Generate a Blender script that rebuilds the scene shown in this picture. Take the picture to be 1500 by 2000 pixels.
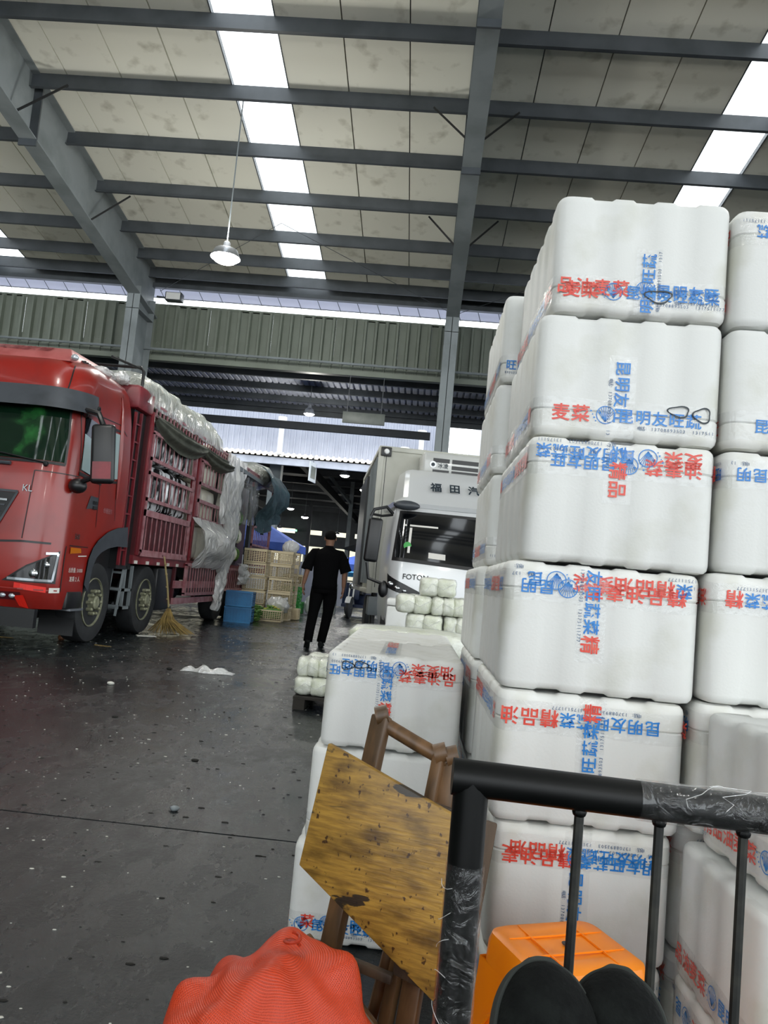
import bpy, bmesh, math, random
from math import sin, cos, pi, radians, sqrt
from mathutils import Vector, Matrix, Euler, noise
for o in list(bpy.data.objects): bpy.data.objects.remove(o)
S = bpy.context.scene
COL = S.collection
R = random.Random(7)

# ------------------------------------------------------------ camera
cam = bpy.data.objects.new('camera', bpy.data.cameras.new('camera'))
COL.objects.link(cam)
# world axes written in camera axes (x right, y down, z forward)
AX = Vector((0.99497979, 0.08705248, -0.0493668))
AY = Vector((0.04111456, 0.09416562, 0.99470721))
AZ = Vector((0.09124038, -0.99174326, 0.09011376))
m = Matrix(((AX[0], -AX[1], -AX[2]), (AY[0], -AY[1], -AY[2]), (AZ[0], -AZ[1], -AZ[2])))
cam.matrix_world = Matrix.Translation((0, 0, 1.05)) @ m.to_4x4()
cam.data.sensor_fit = 'VERTICAL'
cam.data.sensor_height = 24.0
cam.data.lens = 24.0 * 1500.0 / 2000.0
cam.data.clip_start = 0.05
cam.data.clip_end = 400
S.camera = cam

# ------------------------------------------------------------ sky, exposure
w = bpy.data.worlds.new('overcast_sky'); S.world = w; w.use_nodes = True
bg = w.node_tree.nodes['Background']
bg.inputs[0].default_value = (0.90, 0.96, 1.0, 1)
bg.inputs[1].default_value = 3.1
S.view_settings.view_transform = 'Standard'
S.view_settings.look = 'None'
S.view_settings.gamma = 1.0
S.view_settings.use_curve_mapping = False
S.view_settings.exposure = 0.26
S.cycles.max_bounces = 10
S.cycles.diffuse_bounces = 5
S.cycles.transparent_max_bounces = 16
S.cycles.sample_clamp_indirect = 6.0
S.cycles.caustics_reflective = False
S.cycles.caustics_refractive = False
S.cycles.use_denoising = True

# ------------------------------------------------------------ materials
def lin(h):
    if not isinstance(h, str): return tuple(h) + (1,)
    h = h.lstrip('#')
    v = [int(h[i:i+2], 16) / 255 for i in (0, 2, 4)]
    return tuple(c / 12.92 if c <= .04045 else ((c + .055) / 1.055) ** 2.4 for c in v) + (1,)
MATS = {}
def mat(name, c1, c2=None, rough=.6, metal=0., scale=4., detail=4, lo=.4, hi=.65, bump=0., bscale=30., coat=0.,
        alpha=1., trans=0., emit=None, estr=0., rough2=None, stretch=None, spec=.5, sss=0., bdist=.01):
    mt = bpy.data.materials.new(name); mt.use_nodes = True
    nt = mt.node_tree; N = nt.nodes; L = nt.links
    p = N['Principled BSDF']
    p.inputs['Base Color'].default_value = lin(c1)
    p.inputs['Roughness'].default_value = rough
    p.inputs['Metallic'].default_value = metal
    p.inputs['Specular IOR Level'].default_value = spec
    p.inputs['Coat Weight'].default_value = coat
    p.inputs['Coat Roughness'].default_value = .08
    p.inputs['Alpha'].default_value = alpha
    p.inputs['Transmission Weight'].default_value = trans
    if sss:
        p.inputs['Subsurface Weight'].default_value = sss
        p.inputs['Subsurface Radius'].default_value = (.03, .03, .03)
    if emit:
        p.inputs['Emission Color'].default_value = lin(emit); p.inputs['Emission Strength'].default_value = estr
    tc = N.new('ShaderNodeTexCoord'); mp = N.new('ShaderNodeMapping')
    L.new(tc.outputs['Object'], mp.inputs[0])
    if stretch: mp.inputs['Scale'].default_value = stretch
    if c2 or rough2 is not None:
        n = N.new('ShaderNodeTexNoise'); n.inputs['Scale'].default_value = scale; n.inputs['Detail'].default_value = detail
        L.new(mp.outputs[0], n.inputs['Vector'])
        r = N.new('ShaderNodeMapRange'); r.inputs[1].default_value = lo; r.inputs[2].default_value = hi
        L.new(n.outputs[0], r.inputs[0])
        if c2:
            mx = N.new('ShaderNodeMix'); mx.data_type = 'RGBA'
            mx.inputs[6].default_value = lin(c1); mx.inputs[7].default_value = lin(c2)
            L.new(r.outputs[0], mx.inputs[0]); L.new(mx.outputs[2], p.inputs['Base Color'])
        if rough2 is not None:
            r2 = N.new('ShaderNodeMapRange'); r2.inputs[1].default_value = lo; r2.inputs[2].default_value = hi
            r2.inputs[3].default_value = rough; r2.inputs[4].default_value = rough2
            L.new(n.outputs[0], r2.inputs[0]); L.new(r2.outputs[0], p.inputs['Roughness'])
    if bump:
        n2 = N.new('ShaderNodeTexNoise'); n2.inputs['Scale'].default_value = bscale; n2.inputs['Detail'].default_value = 5
        L.new(mp.outputs[0], n2.inputs['Vector'])
        b = N.new('ShaderNodeBump'); b.inputs['Strength'].default_value = bump; b.inputs['Distance'].default_value = bdist
        L.new(n2.outputs[0], b.inputs['Height']); L.new(b.outputs[0], p.inputs['Normal'])
    MATS[name] = mt
    return mt

def film(name, col, alpha, rough=.12, bscale=9., bump=.6, bdist=.02, trl=.5, stretch=None, g0=.05):
    """clear or milky plastic film: transparent + translucent + a glossy skin with creases"""
    mt = bpy.data.materials.new(name); mt.use_nodes = True
    nt = mt.node_tree; N = nt.nodes; L = nt.links; N.clear()
    out = N.new('ShaderNodeOutputMaterial')
    tr = N.new('ShaderNodeBsdfTransparent')
    df = N.new('ShaderNodeBsdfDiffuse'); df.inputs[0].default_value = lin(col)
    tl = N.new('ShaderNodeBsdfTranslucent'); tl.inputs[0].default_value = lin(col)
    gl = N.new('ShaderNodeBsdfGlossy'); gl.inputs['Roughness'].default_value = rough
    m1 = N.new('ShaderNodeMixShader'); m1.inputs[0].default_value = trl
    m2 = N.new('ShaderNodeMixShader'); m2.inputs[0].default_value = alpha
    m3 = N.new('ShaderNodeMixShader')
    lw = N.new('ShaderNodeLayerWeight'); lw.inputs[0].default_value = .5
    pw = N.new('ShaderNodeMath'); pw.operation = 'POWER'; pw.inputs[1].default_value = 3.5
    fr = N.new('ShaderNodeMapRange'); fr.inputs[3].default_value = g0; fr.inputs[4].default_value = .4
    L.new(lw.outputs['Facing'], pw.inputs[0]); L.new(pw.outputs[0], fr.inputs[0])
    tc = N.new('ShaderNodeTexCoord'); mp = N.new('ShaderNodeMapping')
    if stretch: mp.inputs['Scale'].default_value = stretch
    n = N.new('ShaderNodeTexNoise'); n.inputs['Scale'].default_value = bscale; n.inputs['Detail'].default_value = 4; n.inputs['Distortion'].default_value = 1.2
    b = N.new('ShaderNodeBump'); b.inputs['Strength'].default_value = bump; b.inputs['Distance'].default_value = bdist
    L.new(tc.outputs['Object'], mp.inputs[0]); L.new(mp.outputs[0], n.inputs['Vector']); L.new(n.outputs[0], b.inputs['Height'])
    for q in (df, tl, gl, lw): L.new(b.outputs[0], q.inputs['Normal'])
    L.new(df.outputs[0], m1.inputs[1]); L.new(tl.outputs[0], m1.inputs[2])
    L.new(tr.outputs[0], m2.inputs[1]); L.new(m1.outputs[0], m2.inputs[2])
    L.new(fr.outputs[0], m3.inputs[0]); L.new(m2.outputs[0], m3.inputs[1]); L.new(gl.outputs[0], m3.inputs[2])
    L.new(m3.outputs[0], out.inputs[0])
    MATS[name] = mt
    return mt

def lightmat(name, col, s):
    mt = bpy.data.materials.new(name); mt.use_nodes = True
    N = mt.node_tree.nodes; N.clear(); out = N.new('ShaderNodeOutputMaterial'); e = N.new('ShaderNodeEmission')
    e.inputs[0].default_value = lin(col); e.inputs[1].default_value = s
    mt.node_tree.links.new(e.outputs[0], out.inputs[0]); MATS[name] = mt; return mt

mat('steel_grey', '#80878a', '#6d7476', rough=.5, scale=1.5, spec=.4)
mat('steel_dark', '#4a4f54', '#3d4246', rough=.42, scale=2, spec=.5)
mat('panel', '#efeee2', '#a9a693', rough=.55, scale=2.6, detail=12, lo=.56, hi=.84, spec=.3)
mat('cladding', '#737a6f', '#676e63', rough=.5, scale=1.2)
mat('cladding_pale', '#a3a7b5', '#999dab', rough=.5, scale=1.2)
mat('awning_edge', '#efe3cf', rough=.5)
mat('white_paint', '#e6e7e6', rough=.45)
mat('sheet_under', '#bcc0cc', '#a8acb8', rough=.45, scale=2)
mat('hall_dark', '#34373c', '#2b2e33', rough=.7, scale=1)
mat('foam', '#dadbd8', '#bdbdae', rough=.55, scale=6, detail=8, lo=.52, hi=.85, bump=.15, bscale=180, bdist=.002, sss=.0)
mat('foam_lid', '#e1e1dd', '#c4c3b4', rough=.5, scale=8, detail=8, lo=.52, hi=.85, bump=.15, bscale=180, bdist=.002)
mat('ink_blue', '#1673c4', '#2f86cf', rough=.35, scale=60)
mat('ink_red', '#d63a2c', '#dd5a48', rough=.35, scale=60)
mat('ink_navy', '#33567e', rough=.35)
mat('ink_black', '#1d2a33', rough=.5)
mat('red_cab', '#8c1f17', '#7c1c16', rough=.3, coat=.32, scale=2)
mat('red_deflector', '#a85a58', '#984846', rough=.45, scale=6)
mat('maroon', '#7d2029', '#64171f', rough=.42, scale=5)
mat('maroon_dark', '#4a1218', rough=.5)
mat('maroon_pale', '#b08286', '#94565c', rough=.45, scale=7)
mat('plastic_grey', '#3e4248', '#34383d', rough=.4, scale=5)
mat('plastic_black', '#121315', rough=.38)
mat('rubber', '#26282a', '#1b1c1e', rough=.7, scale=8)
mat('hub', '#9c9c84', '#77785f', rough=.5, metal=.3, scale=12)
mat('chrome', '#c8ccd0', rough=.18, metal=1.)
mat('alu', '#a9adb3', rough=.3, metal=.8)
mat('glass_green', '#0c2216', '#3f9448', rough=.04, coat=1., scale=1.6, lo=.50, hi=.72)  # brighter green blotches in the colour imitate windscreen reflections
mat('glass_dark', '#0c0e11', rough=.04, coat=1.)
mat('glass_pale', '#9fb3b4', rough=.08)
mat('lamp_lens', '#b9c0c6', rough=.1, metal=.5)
mat('amber', '#c06a12', rough=.2)
mat('tape_red', '#d8261a', rough=.4)
mat('label_white', '#d9d6cf', rough=.5)
mat('olive', '#4e5046', '#383a31', rough=.75, scale=6, bump=.3, bscale=14)
mat('teal_quilt', '#3b545c', '#2b3f48', rough=.8, scale=5, bump=.8, bscale=8, bdist=.05)
mat('foil', '#e4e7e9', '#17191b', rough=.2, metal=.1, lo=.47, hi=.53, scale=9, bump=1., bscale=7, bdist=.06, stretch=(1, 1, .25))
mat('cream_wrap', '#d5d2c4', '#bdb9aa', rough=.35, scale=4, bump=.5, bscale=8, bdist=.03)
mat('cab_white', '#bfc0bc', rough=.25, coat=.5)
mat('cab_silver', '#cfd1d2', rough=.28, metal=.15, coat=.4)
mat('van_body', '#bdbdb3', '#b3b3a8', rough=.4, scale=3)
mat('cloth_black', '#060607', rough=.95, spec=.08)
mat('skin', '#7a5844', rough=.6)
mat('hair', '#070606', rough=.9, spec=.15)
mat('cabbage', '#f2f3e6', '#dde1c6', rough=.35, scale=9, lo=.4, hi=.7, bump=.6, bscale=22, bdist=.02)
mat('wood', '#4f3d2b', '#2f2318', rough=.6, scale=6, stretch=(3, 3, .4), bump=.4, bscale=30, bdist=.003)
mat('bamboo_post', '#6e5033', '#46331f', rough=.42, scale=5, stretch=(6, 6, .6))
mat('pallet', '#2a2620', rough=.85)
mat('stool_orange', '#f58a0a', '#e87c06', rough=.38, scale=3, sss=.0)
mat('shoe_black', '#0b0d0d', '#151817', rough=.9, scale=40, bump=.3, bscale=200, spec=.15)
mat('shoe_sole', '#2b302d', rough=.8)
mat('rail_black', '#050606', '#0b0c0c', rough=.42, scale=12, spec=.25)
mat('rod_black', '#141614', '#2a2a24', rough=.6, scale=60)
mat('crate_blue', '#1f6698', '#2a7db4', rough=.4, scale=3)
mat('crate_cream', '#ddcfae', '#cabb98', rough=.55, scale=3)
mat('crate_green', '#2f8f3a', '#3da648', rough=.45, scale=3)
mat('crate_grey', '#a8adab', rough=.55)
mat('leaf', '#3f6b2c', '#6c8f40', rough=.6, scale=14)
mat('flower', '#d6c04a', '#8fae4e', rough=.6, scale=16)
mat('straw', '#8d7640', '#6a5730', rough=.8, scale=14)
mat('bamboo_stick', '#9c8c62', rough=.6)
mat('tent_blue', '#4063c0', '#3557b0', rough=.6, scale=2)
mat('tent_cyan', '#3f9fd0', rough=.6)
mat('white_sheet', '#e2e4e8', rough=.6)
mat('trike_blue', '#1d2b4a', rough=.4)
mat('cream_wall', '#e6dcc0', '#d6cbb0', rough=.7, scale=.5)
mat('sign_face', '#6d726c', '#5e635e', rough=.4, scale=3)
mat('sign_white', '#c9cdcf', rough=.5)
mat('onion', '#8f5a36', '#6d4328', rough=.6, scale=20)
mat('litter', '#c9c8bf', rough=.6)
mat('dirt', '#15130f', rough=.9)
mat('concrete_kerb', '#47453f', rough=.8)
film('film_clear', '#e8ecee', .14, rough=.10, bscale=16, bump=.9)
film('film_milky', '#fafbfa', .70, rough=.13, bscale=7, bump=1., bdist=.06, g0=.16, stretch=(1, 1.6, .55), trl=.2)
film('film_load', '#dfe6e2', .45, rough=.12, bscale=6, bump=1., bdist=.08, stretch=(1, 2.5, .5), g0=.22)
film('film_tape', '#f4f7f8', .07, rough=.10, bscale=55, bump=.5, bdist=.006)
film('film_rail', '#c8ccce', .05, rough=.12, bscale=45, bump=1., bdist=.01)
film('film_strip', '#c2c4d6', .85, rough=.5, bscale=2, bump=0., trl=.35)
film('skylight', '#f4f8fb', .12, rough=.5, bscale=2, bump=0.)
lightmat('lamp_glow', '#fffdf2', 30.)
lightmat('tube_glow', '#eef4ff', 9.)
lightmat('sign_glow', '#7ff0a0', 3.)

def wet_floor():
    mt = bpy.data.materials.new('wet_concrete'); mt.use_nodes = True
    nt = mt.node_tree; N = nt.nodes; L = nt.links; p = N['Principled BSDF']
    g = N.new('ShaderNodeNewGeometry')
    def noise_(scale, detail=6, dist=0., stretch=None, rough=.55):
        mp = N.new('ShaderNodeMapping'); L.new(g.outputs['Position'], mp.inputs[0])
        if stretch: mp.inputs['Scale'].default_value = stretch
        n = N.new('ShaderNodeTexNoise'); n.inputs['Scale'].default_value = scale; n.inputs['Detail'].default_value = detail
        n.inputs['Distortion'].default_value = dist; n.inputs['Roughness'].default_value = rough
        L.new(mp.outputs[0], n.inputs['Vector']); return n
    def rng(n, a, b, c, d):
        r = N.new('ShaderNodeMapRange'); r.inputs[1].default_value = a; r.inputs[2].default_value = b
        r.inputs[3].default_value = c; r.inputs[4].default_value = d; L.new(n.outputs[0], r.inputs[0]); return r
    big = noise_(.55, 4, .6); mid = noise_(4.5, 10, .0, (1.6, .8, 1), .68); fine = noise_(55, 7, 0, None, .7); speck = noise_(120, 2)
    # colour: dark wet slab with paler worn grit
    mx = N.new('ShaderNodeMix'); mx.data_type = 'RGBA'
    mx.inputs[6].default_value = lin('#121618'); mx.inputs[7].default_value = lin('#23292c')
    r1 = rng(mid, .42, .68, 0, 1); L.new(r1.outputs[0], mx.inputs[0])
    mx2 = N.new('ShaderNodeMix'); mx2.data_type = 'RGBA'; mx2.blend_type = 'MULTIPLY'; mx2.inputs[0].default_value = .8
    r2 = rng(fine, .35, .6, .55, 1.15); L.new(mx.outputs[2], mx2.inputs[6]); L.new(r2.outputs[0], mx2.inputs[7])
    mx3 = N.new('ShaderNodeMix'); mx3.data_type = 'RGBA'; mx3.inputs[7].default_value = lin('#8f8d84')
    r3 = rng(speck, .73, .78, 0, .55); L.new(r3.outputs[0], mx3.inputs[0]); L.new(mx2.outputs[2], mx3.inputs[6])
    L.new(mx3.outputs[2], p.inputs['Base Color'])
    # wetness
    a = rng(big, .38, .62, .30, .10); b = rng(mid, .40, .62, .14, -.04)
    ad = N.new('ShaderNodeMath'); ad.operation = 'ADD'; L.new(a.outputs[0], ad.inputs[0]); L.new(b.outputs[0], ad.inputs[1])
    L.new(ad.outputs[0], p.inputs['Roughness'])
    p.inputs['Specular IOR Level'].default_value = .34
    bp = N.new('ShaderNodeBump'); bp.inputs['Strength'].default_value = .45; bp.inputs['Distance'].default_value = .010
    bp2 = N.new('ShaderNodeBump'); bp2.inputs['Strength'].default_value = .6; bp2.inputs['Distance'].default_value = .004
    L.new(mid.outputs[0], bp.inputs['Height']); L.new(fine.outputs[0], bp2.inputs['Height'])
    L.new(bp.outputs[0], bp2.inputs['Normal']); L.new(bp2.outputs[0], p.inputs['Normal'])
    MATS['wet'] = mt
wet_floor()

def plywood():
    mt = bpy.data.materials.new('bamboo_board'); mt.use_nodes = True
    nt = mt.node_tree; N = nt.nodes; L = nt.links; p = N['Principled BSDF']
    tc = N.new('ShaderNodeTexCoord')
    def nz(scale, st, detail=6, dist=0):
        mp = N.new('ShaderNodeMapping'); mp.inputs['Scale'].default_value = st; L.new(tc.outputs['Object'], mp.inputs[0])
        n = N.new('ShaderNodeTexNoise'); n.inputs['Scale'].default_value = scale; n.inputs['Detail'].default_value = detail
        n.inputs['Distortion'].default_value = dist; L.new(mp.outputs[0], n.inputs['Vector']); return n
    def mixc(a, col, n, lo, hi, mxf=1.):
        r = N.new('ShaderNodeMapRange'); r.inputs[1].default_value = lo; r.inputs[2].default_value = hi; r.inputs[4].default_value = mxf
        L.new(n.outputs[0], r.inputs[0])
        mx = N.new('ShaderNodeMix'); mx.data_type = 'RGBA'; L.new(r.outputs[0], mx.inputs[0])
        if isinstance(a, str): mx.inputs[6].default_value = lin(a)
        else: L.new(a.outputs[2], mx.inputs[6])
        mx.inputs[7].default_value = lin(col); return mx
    grain = nz(14, (1.2, 3, 12), 8); blot = nz(14, (1, 1, 2.), 7); spots = nz(75, (1, 1.6, .8), 3); streak = nz(7, (.55, 1, 2.6), 5, .4)
    a = mixc('#a98337', '#83622a', grain, .36, .66)
    a = mixc(a, '#46300f', blot, .46, .70, .8)
    a = mixc(a, '#2e150b', spots, .64, .69, .9)
    a = mixc(a, '#221f1c', streak, .585, .60, .95)
    L.new(a.outputs[2], p.inputs['Base Color']); p.inputs['Roughness'].default_value = .42
    b = N.new('ShaderNodeBump'); b.inputs['Strength'].default_value = .3; b.inputs['Distance'].default_value = .003
    L.new(grain.outputs[0], b.inputs['Height']); L.new(b.outputs[0], p.inputs['Normal'])
    MATS['board'] = mt
plywood()

def mesh_sack():
    mt = bpy.data.materials.new('net_sack'); mt.use_nodes = True
    nt = mt.node_tree; N = nt.nodes; L = nt.links; p = N['Principled BSDF']
    uv = N.new('ShaderNodeUVMap')
    mp = N.new('ShaderNodeMapping'); L.new(uv.outputs[0], mp.inputs[0]); mp.inputs['Scale'].default_value = (1, 1, 1)
    def wave(d, s):
        w_ = N.new('ShaderNodeTexWave'); w_.bands_direction = d; w_.inputs['Scale'].default_value = s; L.new(mp.outputs[0], w_.inputs[0]); return w_
    a = wave('X', 86); b = wave('Y', 60)
    mxm = N.new('ShaderNodeMath'); mxm.operation = 'MAXIMUM'; L.new(a.outputs['Fac'], mxm.inputs[0]); L.new(b.outputs['Fac'], mxm.inputs[1])
    mx = N.new('ShaderNodeMix'); mx.data_type = 'RGBA'; mx.inputs[6].default_value = lin('#9f2c12'); mx.inputs[7].default_value = lin('#cf4018')
    L.new(mxm.outputs[0], mx.inputs[0]); L.new(mx.outputs[2], p.inputs['Base Color'])
    p.inputs['Roughness'].default_value = .36; p.inputs['Sheen Weight'].default_value = 0
    bp = N.new('ShaderNodeBump'); bp.inputs['Strength'].default_value = .5; bp.inputs['Distance'].default_value = .0015
    L.new(mxm.outputs[0], bp.inputs['Height']); L.new(bp.outputs[0], p.inputs['Normal'])
    MATS['sack'] = mt
mesh_sack()

# ------------------------------------------------------------ mesh builder
class B:
    def __init__(s, mx=None): s.v = []; s.f = []; s.mi = []; s.m = 0; s.mx = mx
    def add(s, vs, fs):
        n = len(s.v)
        s.v += [tuple(s.mx @ Vector(q)) if s.mx else tuple(q) for q in vs]
        for f in fs: s.f.append([i + n for i in f]); s.mi.append(s.m)
        return s
    def hexa(s, c):  # 8 corners: bottom 4 ccw, top 4 ccw
        return s.add(c, [(3, 2, 1, 0), (4, 5, 6, 7), (0, 1, 5, 4), (1, 2, 6, 5), (2, 3, 7, 6), (3, 0, 4, 7)])
    def box(s, x0, x1, y0, y1, z0, z1):
        return s.hexa([(x0, y0, z0), (x1, y0, z0), (x1, y1, z0), (x0, y1, z0), (x0, y0, z1), (x1, y0, z1), (x1, y1, z1), (x0, y1, z1)])
    def beam(s, p0, p1, a, b, up=(0, 0, 1)):  # rectangular bar a wide, b deep
        p0 = Vector(p0); p1 = Vector(p1); d = (p1 - p0).normalized(); u = Vector(up)
        if abs(d.dot(u)) > .98: u = Vector((0, 1, 0))
        x = d.cross(u).normalized() * a / 2; y = x.cross(d).normalized() * b / 2
        return s.hexa([p0 - x - y, p0 + x - y, p0 + x + y, p0 - x + y, p1 - x - y, p1 + x - y, p1 + x + y, p1 - x + y])
    def rings(s, rs, cap=True, closed=False):
        n = len(rs[0]); vs = [q for r in rs for q in r]; fs = []
        k = len(rs)
        for i in range(k if closed else k - 1):
            for j in range(n):
                a = i * n + j; b = i * n + (j + 1) % n; c = ((i + 1) % k) * n
                fs.append((a, b, c + (j + 1) % n, c + j))
        if cap and not closed: fs.append(tuple(range(n))[::-1]); fs.append(tuple((k - 1) * n + j for j in range(n)))
        return s.add(vs, fs)
    def tube(s, pts, r, n=8, cap=True, closed=False):
        pts = [Vector(p) for p in pts]; rs = []
        k = len(pts); u = None
        for i, p in enumerate(pts):
            if closed: d = (pts[(i + 1) % k] - pts[i - 1]).normalized()
            else: d = (pts[min(i + 1, k - 1)] - pts[max(i - 1, 0)]).normalized()
            if u is None:
                u = Vector((0, 0, 1)) if abs(d.z) < .9 else Vector((1, 0, 0))
            x = d.cross(u).normalized(); u = x.cross(d).normalized()
            rr = r[i] if isinstance(r, (list, tuple)) else r
            rs.append([p + x * cos(2 * pi * j / n) * rr + u * sin(2 * pi * j / n) * rr for j in range(n)])
        return s.rings(rs, cap, closed)
    def lathe(s, prof, n=24, axis='x', c=(0, 0, 0)):  # prof: (along axis, radius)
        rs = []
        for a, r in prof:
            ring = []
            for j in range(n):
                t = 2 * pi * j / n; u, v_ = cos(t) * r, sin(t) * r
                ring.append({'x': (c[0] + a, c[1] + u, c[2] + v_), 'y': (c[0] + u, c[1] + a, c[2] + v_), 'z': (c[0] + u, c[1] + v_, c[2] + a)}[axis])
            rs.append(ring)
        return s.rings(rs)
    def prism(s, poly, axis, a, b):  # poly in the two other axes
        k = len(poly)
        def P(q, t): return {'x': (t, q[0], q[1]), 'y': (q[0], t, q[1]), 'z': (q[0], q[1], t)}[axis]
        vs = [P(q, a) for q in poly] + [P(q, b) for q in poly]
        return s.add(vs, [tuple(range(k))[::-1], tuple(range(k, 2 * k))] + [(i, (i + 1) % k, k + (i + 1) % k, k + i) for i in range(k)])
    def grid(s, nu, nv, fn):
        vs = [fn(i / nu, j / nv) for j in range(nv + 1) for i in range(nu + 1)]
        return s.add(vs, [(j * (nu + 1) + i, j * (nu + 1) + i + 1, (j + 1) * (nu + 1) + i + 1, (j + 1) * (nu + 1) + i) for j in range(nv) for i in range(nu)])
    def ball(s, c, r, nu=16, nv=10, fn=None):
        r = (r, r, r) if not isinstance(r, (tuple, list)) else r
        vs = []; fs = []
        for j in range(nv + 1):
            for i in range(nu):
                th = pi * j / nv; ph = 2 * pi * i / nu
                d = Vector((sin(th) * cos(ph), sin(th) * sin(ph), cos(th)))
                k = fn(d) if fn else 1
                vs.append((c[0] + d.x * r[0] * k, c[1] + d.y * r[1] * k, c[2] + d.z * r[2] * k))
        for j in range(nv):
            for i in range(nu):
                fs.append((j * nu + i, (j + 1) * nu + i, (j + 1) * nu + (i + 1) % nu, j * nu + (i + 1) % nu))
        return s.add(vs, fs)
    def mesh(s, name, mats, smooth=False, bevel=0, weld=False, angle=None, segs=2):
        me = bpy.data.meshes.new(name); me.from_pydata(s.v, [], s.f)
        mats = [mats] if isinstance(mats, str) else mats
        for q in mats: me.materials.append(MATS[q])
        me.polygons.foreach_set('material_index', s.mi)
        bm = bmesh.new(); bm.from_mesh(me)
        if weld or smooth: bmesh.ops.remove_doubles(bm, verts=bm.verts, dist=1e-5)
        bmesh.ops.recalc_face_normals(bm, faces=bm.faces)
        if bevel:
            es = [e for e in bm.edges if len(e.link_faces) == 2 and e.calc_face_angle(0) > .6]
            bmesh.ops.bevel(bm, geom=es, offset=bevel, segments=segs, affect='EDGES', profile=.5, clamp_overlap=True)
        bm.to_mesh(me); bm.free()
        if smooth or (bevel and segs > 1):
            me.polygons.foreach_set('use_smooth', [True] * len(me.polygons))
            me.set_sharp_from_angle(angle=angle if angle else radians(40))
        return me
    def obj(s, name, mats, parent=None, **k):
        return link(name, s.mesh(name, mats, **k), parent)

def link(name, me, parent=None):
    o = bpy.data.objects.new(name, me); COL.objects.link(o)
    if parent: o.parent = parent
    return o
def tag(o, label=None, cat=None, group=None, kind=None):
    if label: o['label'] = label
    if cat: o['category'] = cat
    if group: o['group'] = group
    if kind: o['kind'] = kind
    return o
def thing(name, label, cat, loc=(0, 0, 0), rz=0, group=None, rot=None):
    o = bpy.data.objects.new(name, None); COL.objects.link(o); o.location = loc
    o.rotation_euler = rot if rot else (0, 0, rz)
    o.empty_display_size = .1
    return tag(o, label, cat, group)
def copy_tree(o, loc=None, rot=None, scale=None, label=None, group=None, parent=None, name=None):
    c = o.copy(); COL.objects.link(c); c.parent = parent
    if name: c.name = name
    if loc is not None: c.location = loc
    if rot is not None: c.rotation_euler = rot
    if scale is not None: c.scale = scale
    if label: c['label'] = label
    if group: c['group'] = group
    for ch in [q for q in o.children]: copy_tree(ch, parent=c)
    return c
def struct(o, label=None, cat=None): return tag(o, label, cat, None, 'structure')

# flat lettering -> vertices, faces, width
_TXT = {}
def text_geo(s, size=1., bold=0.):
    key = (s, bold)
    if key not in _TXT:
        c = bpy.data.curves.new('lettering', 'FONT'); c.body = s; c.size = 1; c.resolution_u = 2; c.offset = bold
        o = bpy.data.objects.new('lettering', c); COL.objects.link(o)
        bpy.context.view_layer.update()
        me = bpy.data.meshes.new_from_object(o.evaluated_get(bpy.context.evaluated_depsgraph_get()))
        vs = [(v.co.x, v.co.y) for v in me.vertices]; fs = [tuple(p.vertices) for p in me.polygons]
        bpy.data.objects.remove(o); bpy.data.curves.remove(c); bpy.data.meshes.remove(me)
        x0 = min(v[0] for v in vs); x1 = max(v[0] for v in vs); y0 = min(v[1] for v in vs); y1 = max(v[1] for v in vs)
        cx, cy = (x0 + x1) / 2, (y0 + y1) / 2
        _TXT[key] = ([(a - cx, b - cy) for a, b in vs], fs, x1 - x0, y1 - y0)
    vs, fs, w_, h_ = _TXT[key]
    return [(a * size, b * size) for a, b in vs], fs, w_ * size, h_ * size
def letter(b, s, size, o, ex, ey, bold=0.):
    """write s on builder b, centred at o, reading along ex with glyph tops along ey"""
    vs, fs, w_, h_ = text_geo(s, size, bold); o = Vector(o); ex = Vector(ex).normalized(); ey = Vector(ey).normalized()
    b.add([o + ex * x + ey * y for x, y in vs], fs)
def boolean(o, cutter, op='DIFFERENCE'):
    md = o.modifiers.new('b', 'BOOLEAN'); md.object = cutter; md.operation = op; md.solver = 'EXACT'
    bpy.context.view_layer.update()
    me = bpy.data.meshes.new_from_object(o.evaluated_get(bpy.context.evaluated_depsgraph_get()))
    o.modifiers.clear(); o.data = me; bpy.data.objects.remove(cutter)

# ============================================================ SETTING
# floor: cast slabs with open joints
fl = B().box(-60, 60, -30, 140, -.2, -.012).obj('floor', 'dirt'); struct(fl)
ys = [-12, -2.9, 3.12, 9.1, 15.2, 20.2, 26, 34, 60, 130]
xs = [-60, -24, -12, -3.95, 4.2, 12.2, 24, 60]
for i in range(len(ys) - 1):
    for j in range(len(xs) - 1):
        g = .006
        z = 0
        b = B().box(xs[j] + g, xs[j + 1] - g, ys[i] + g, ys[i + 1] - g, -.1, z)
        b.obj('slab', 'wet', fl)
ZR = lambda y: 8.8 + .133 * (20 - y)      # underside of the roof sheets
RIDGE = -5.0
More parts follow.
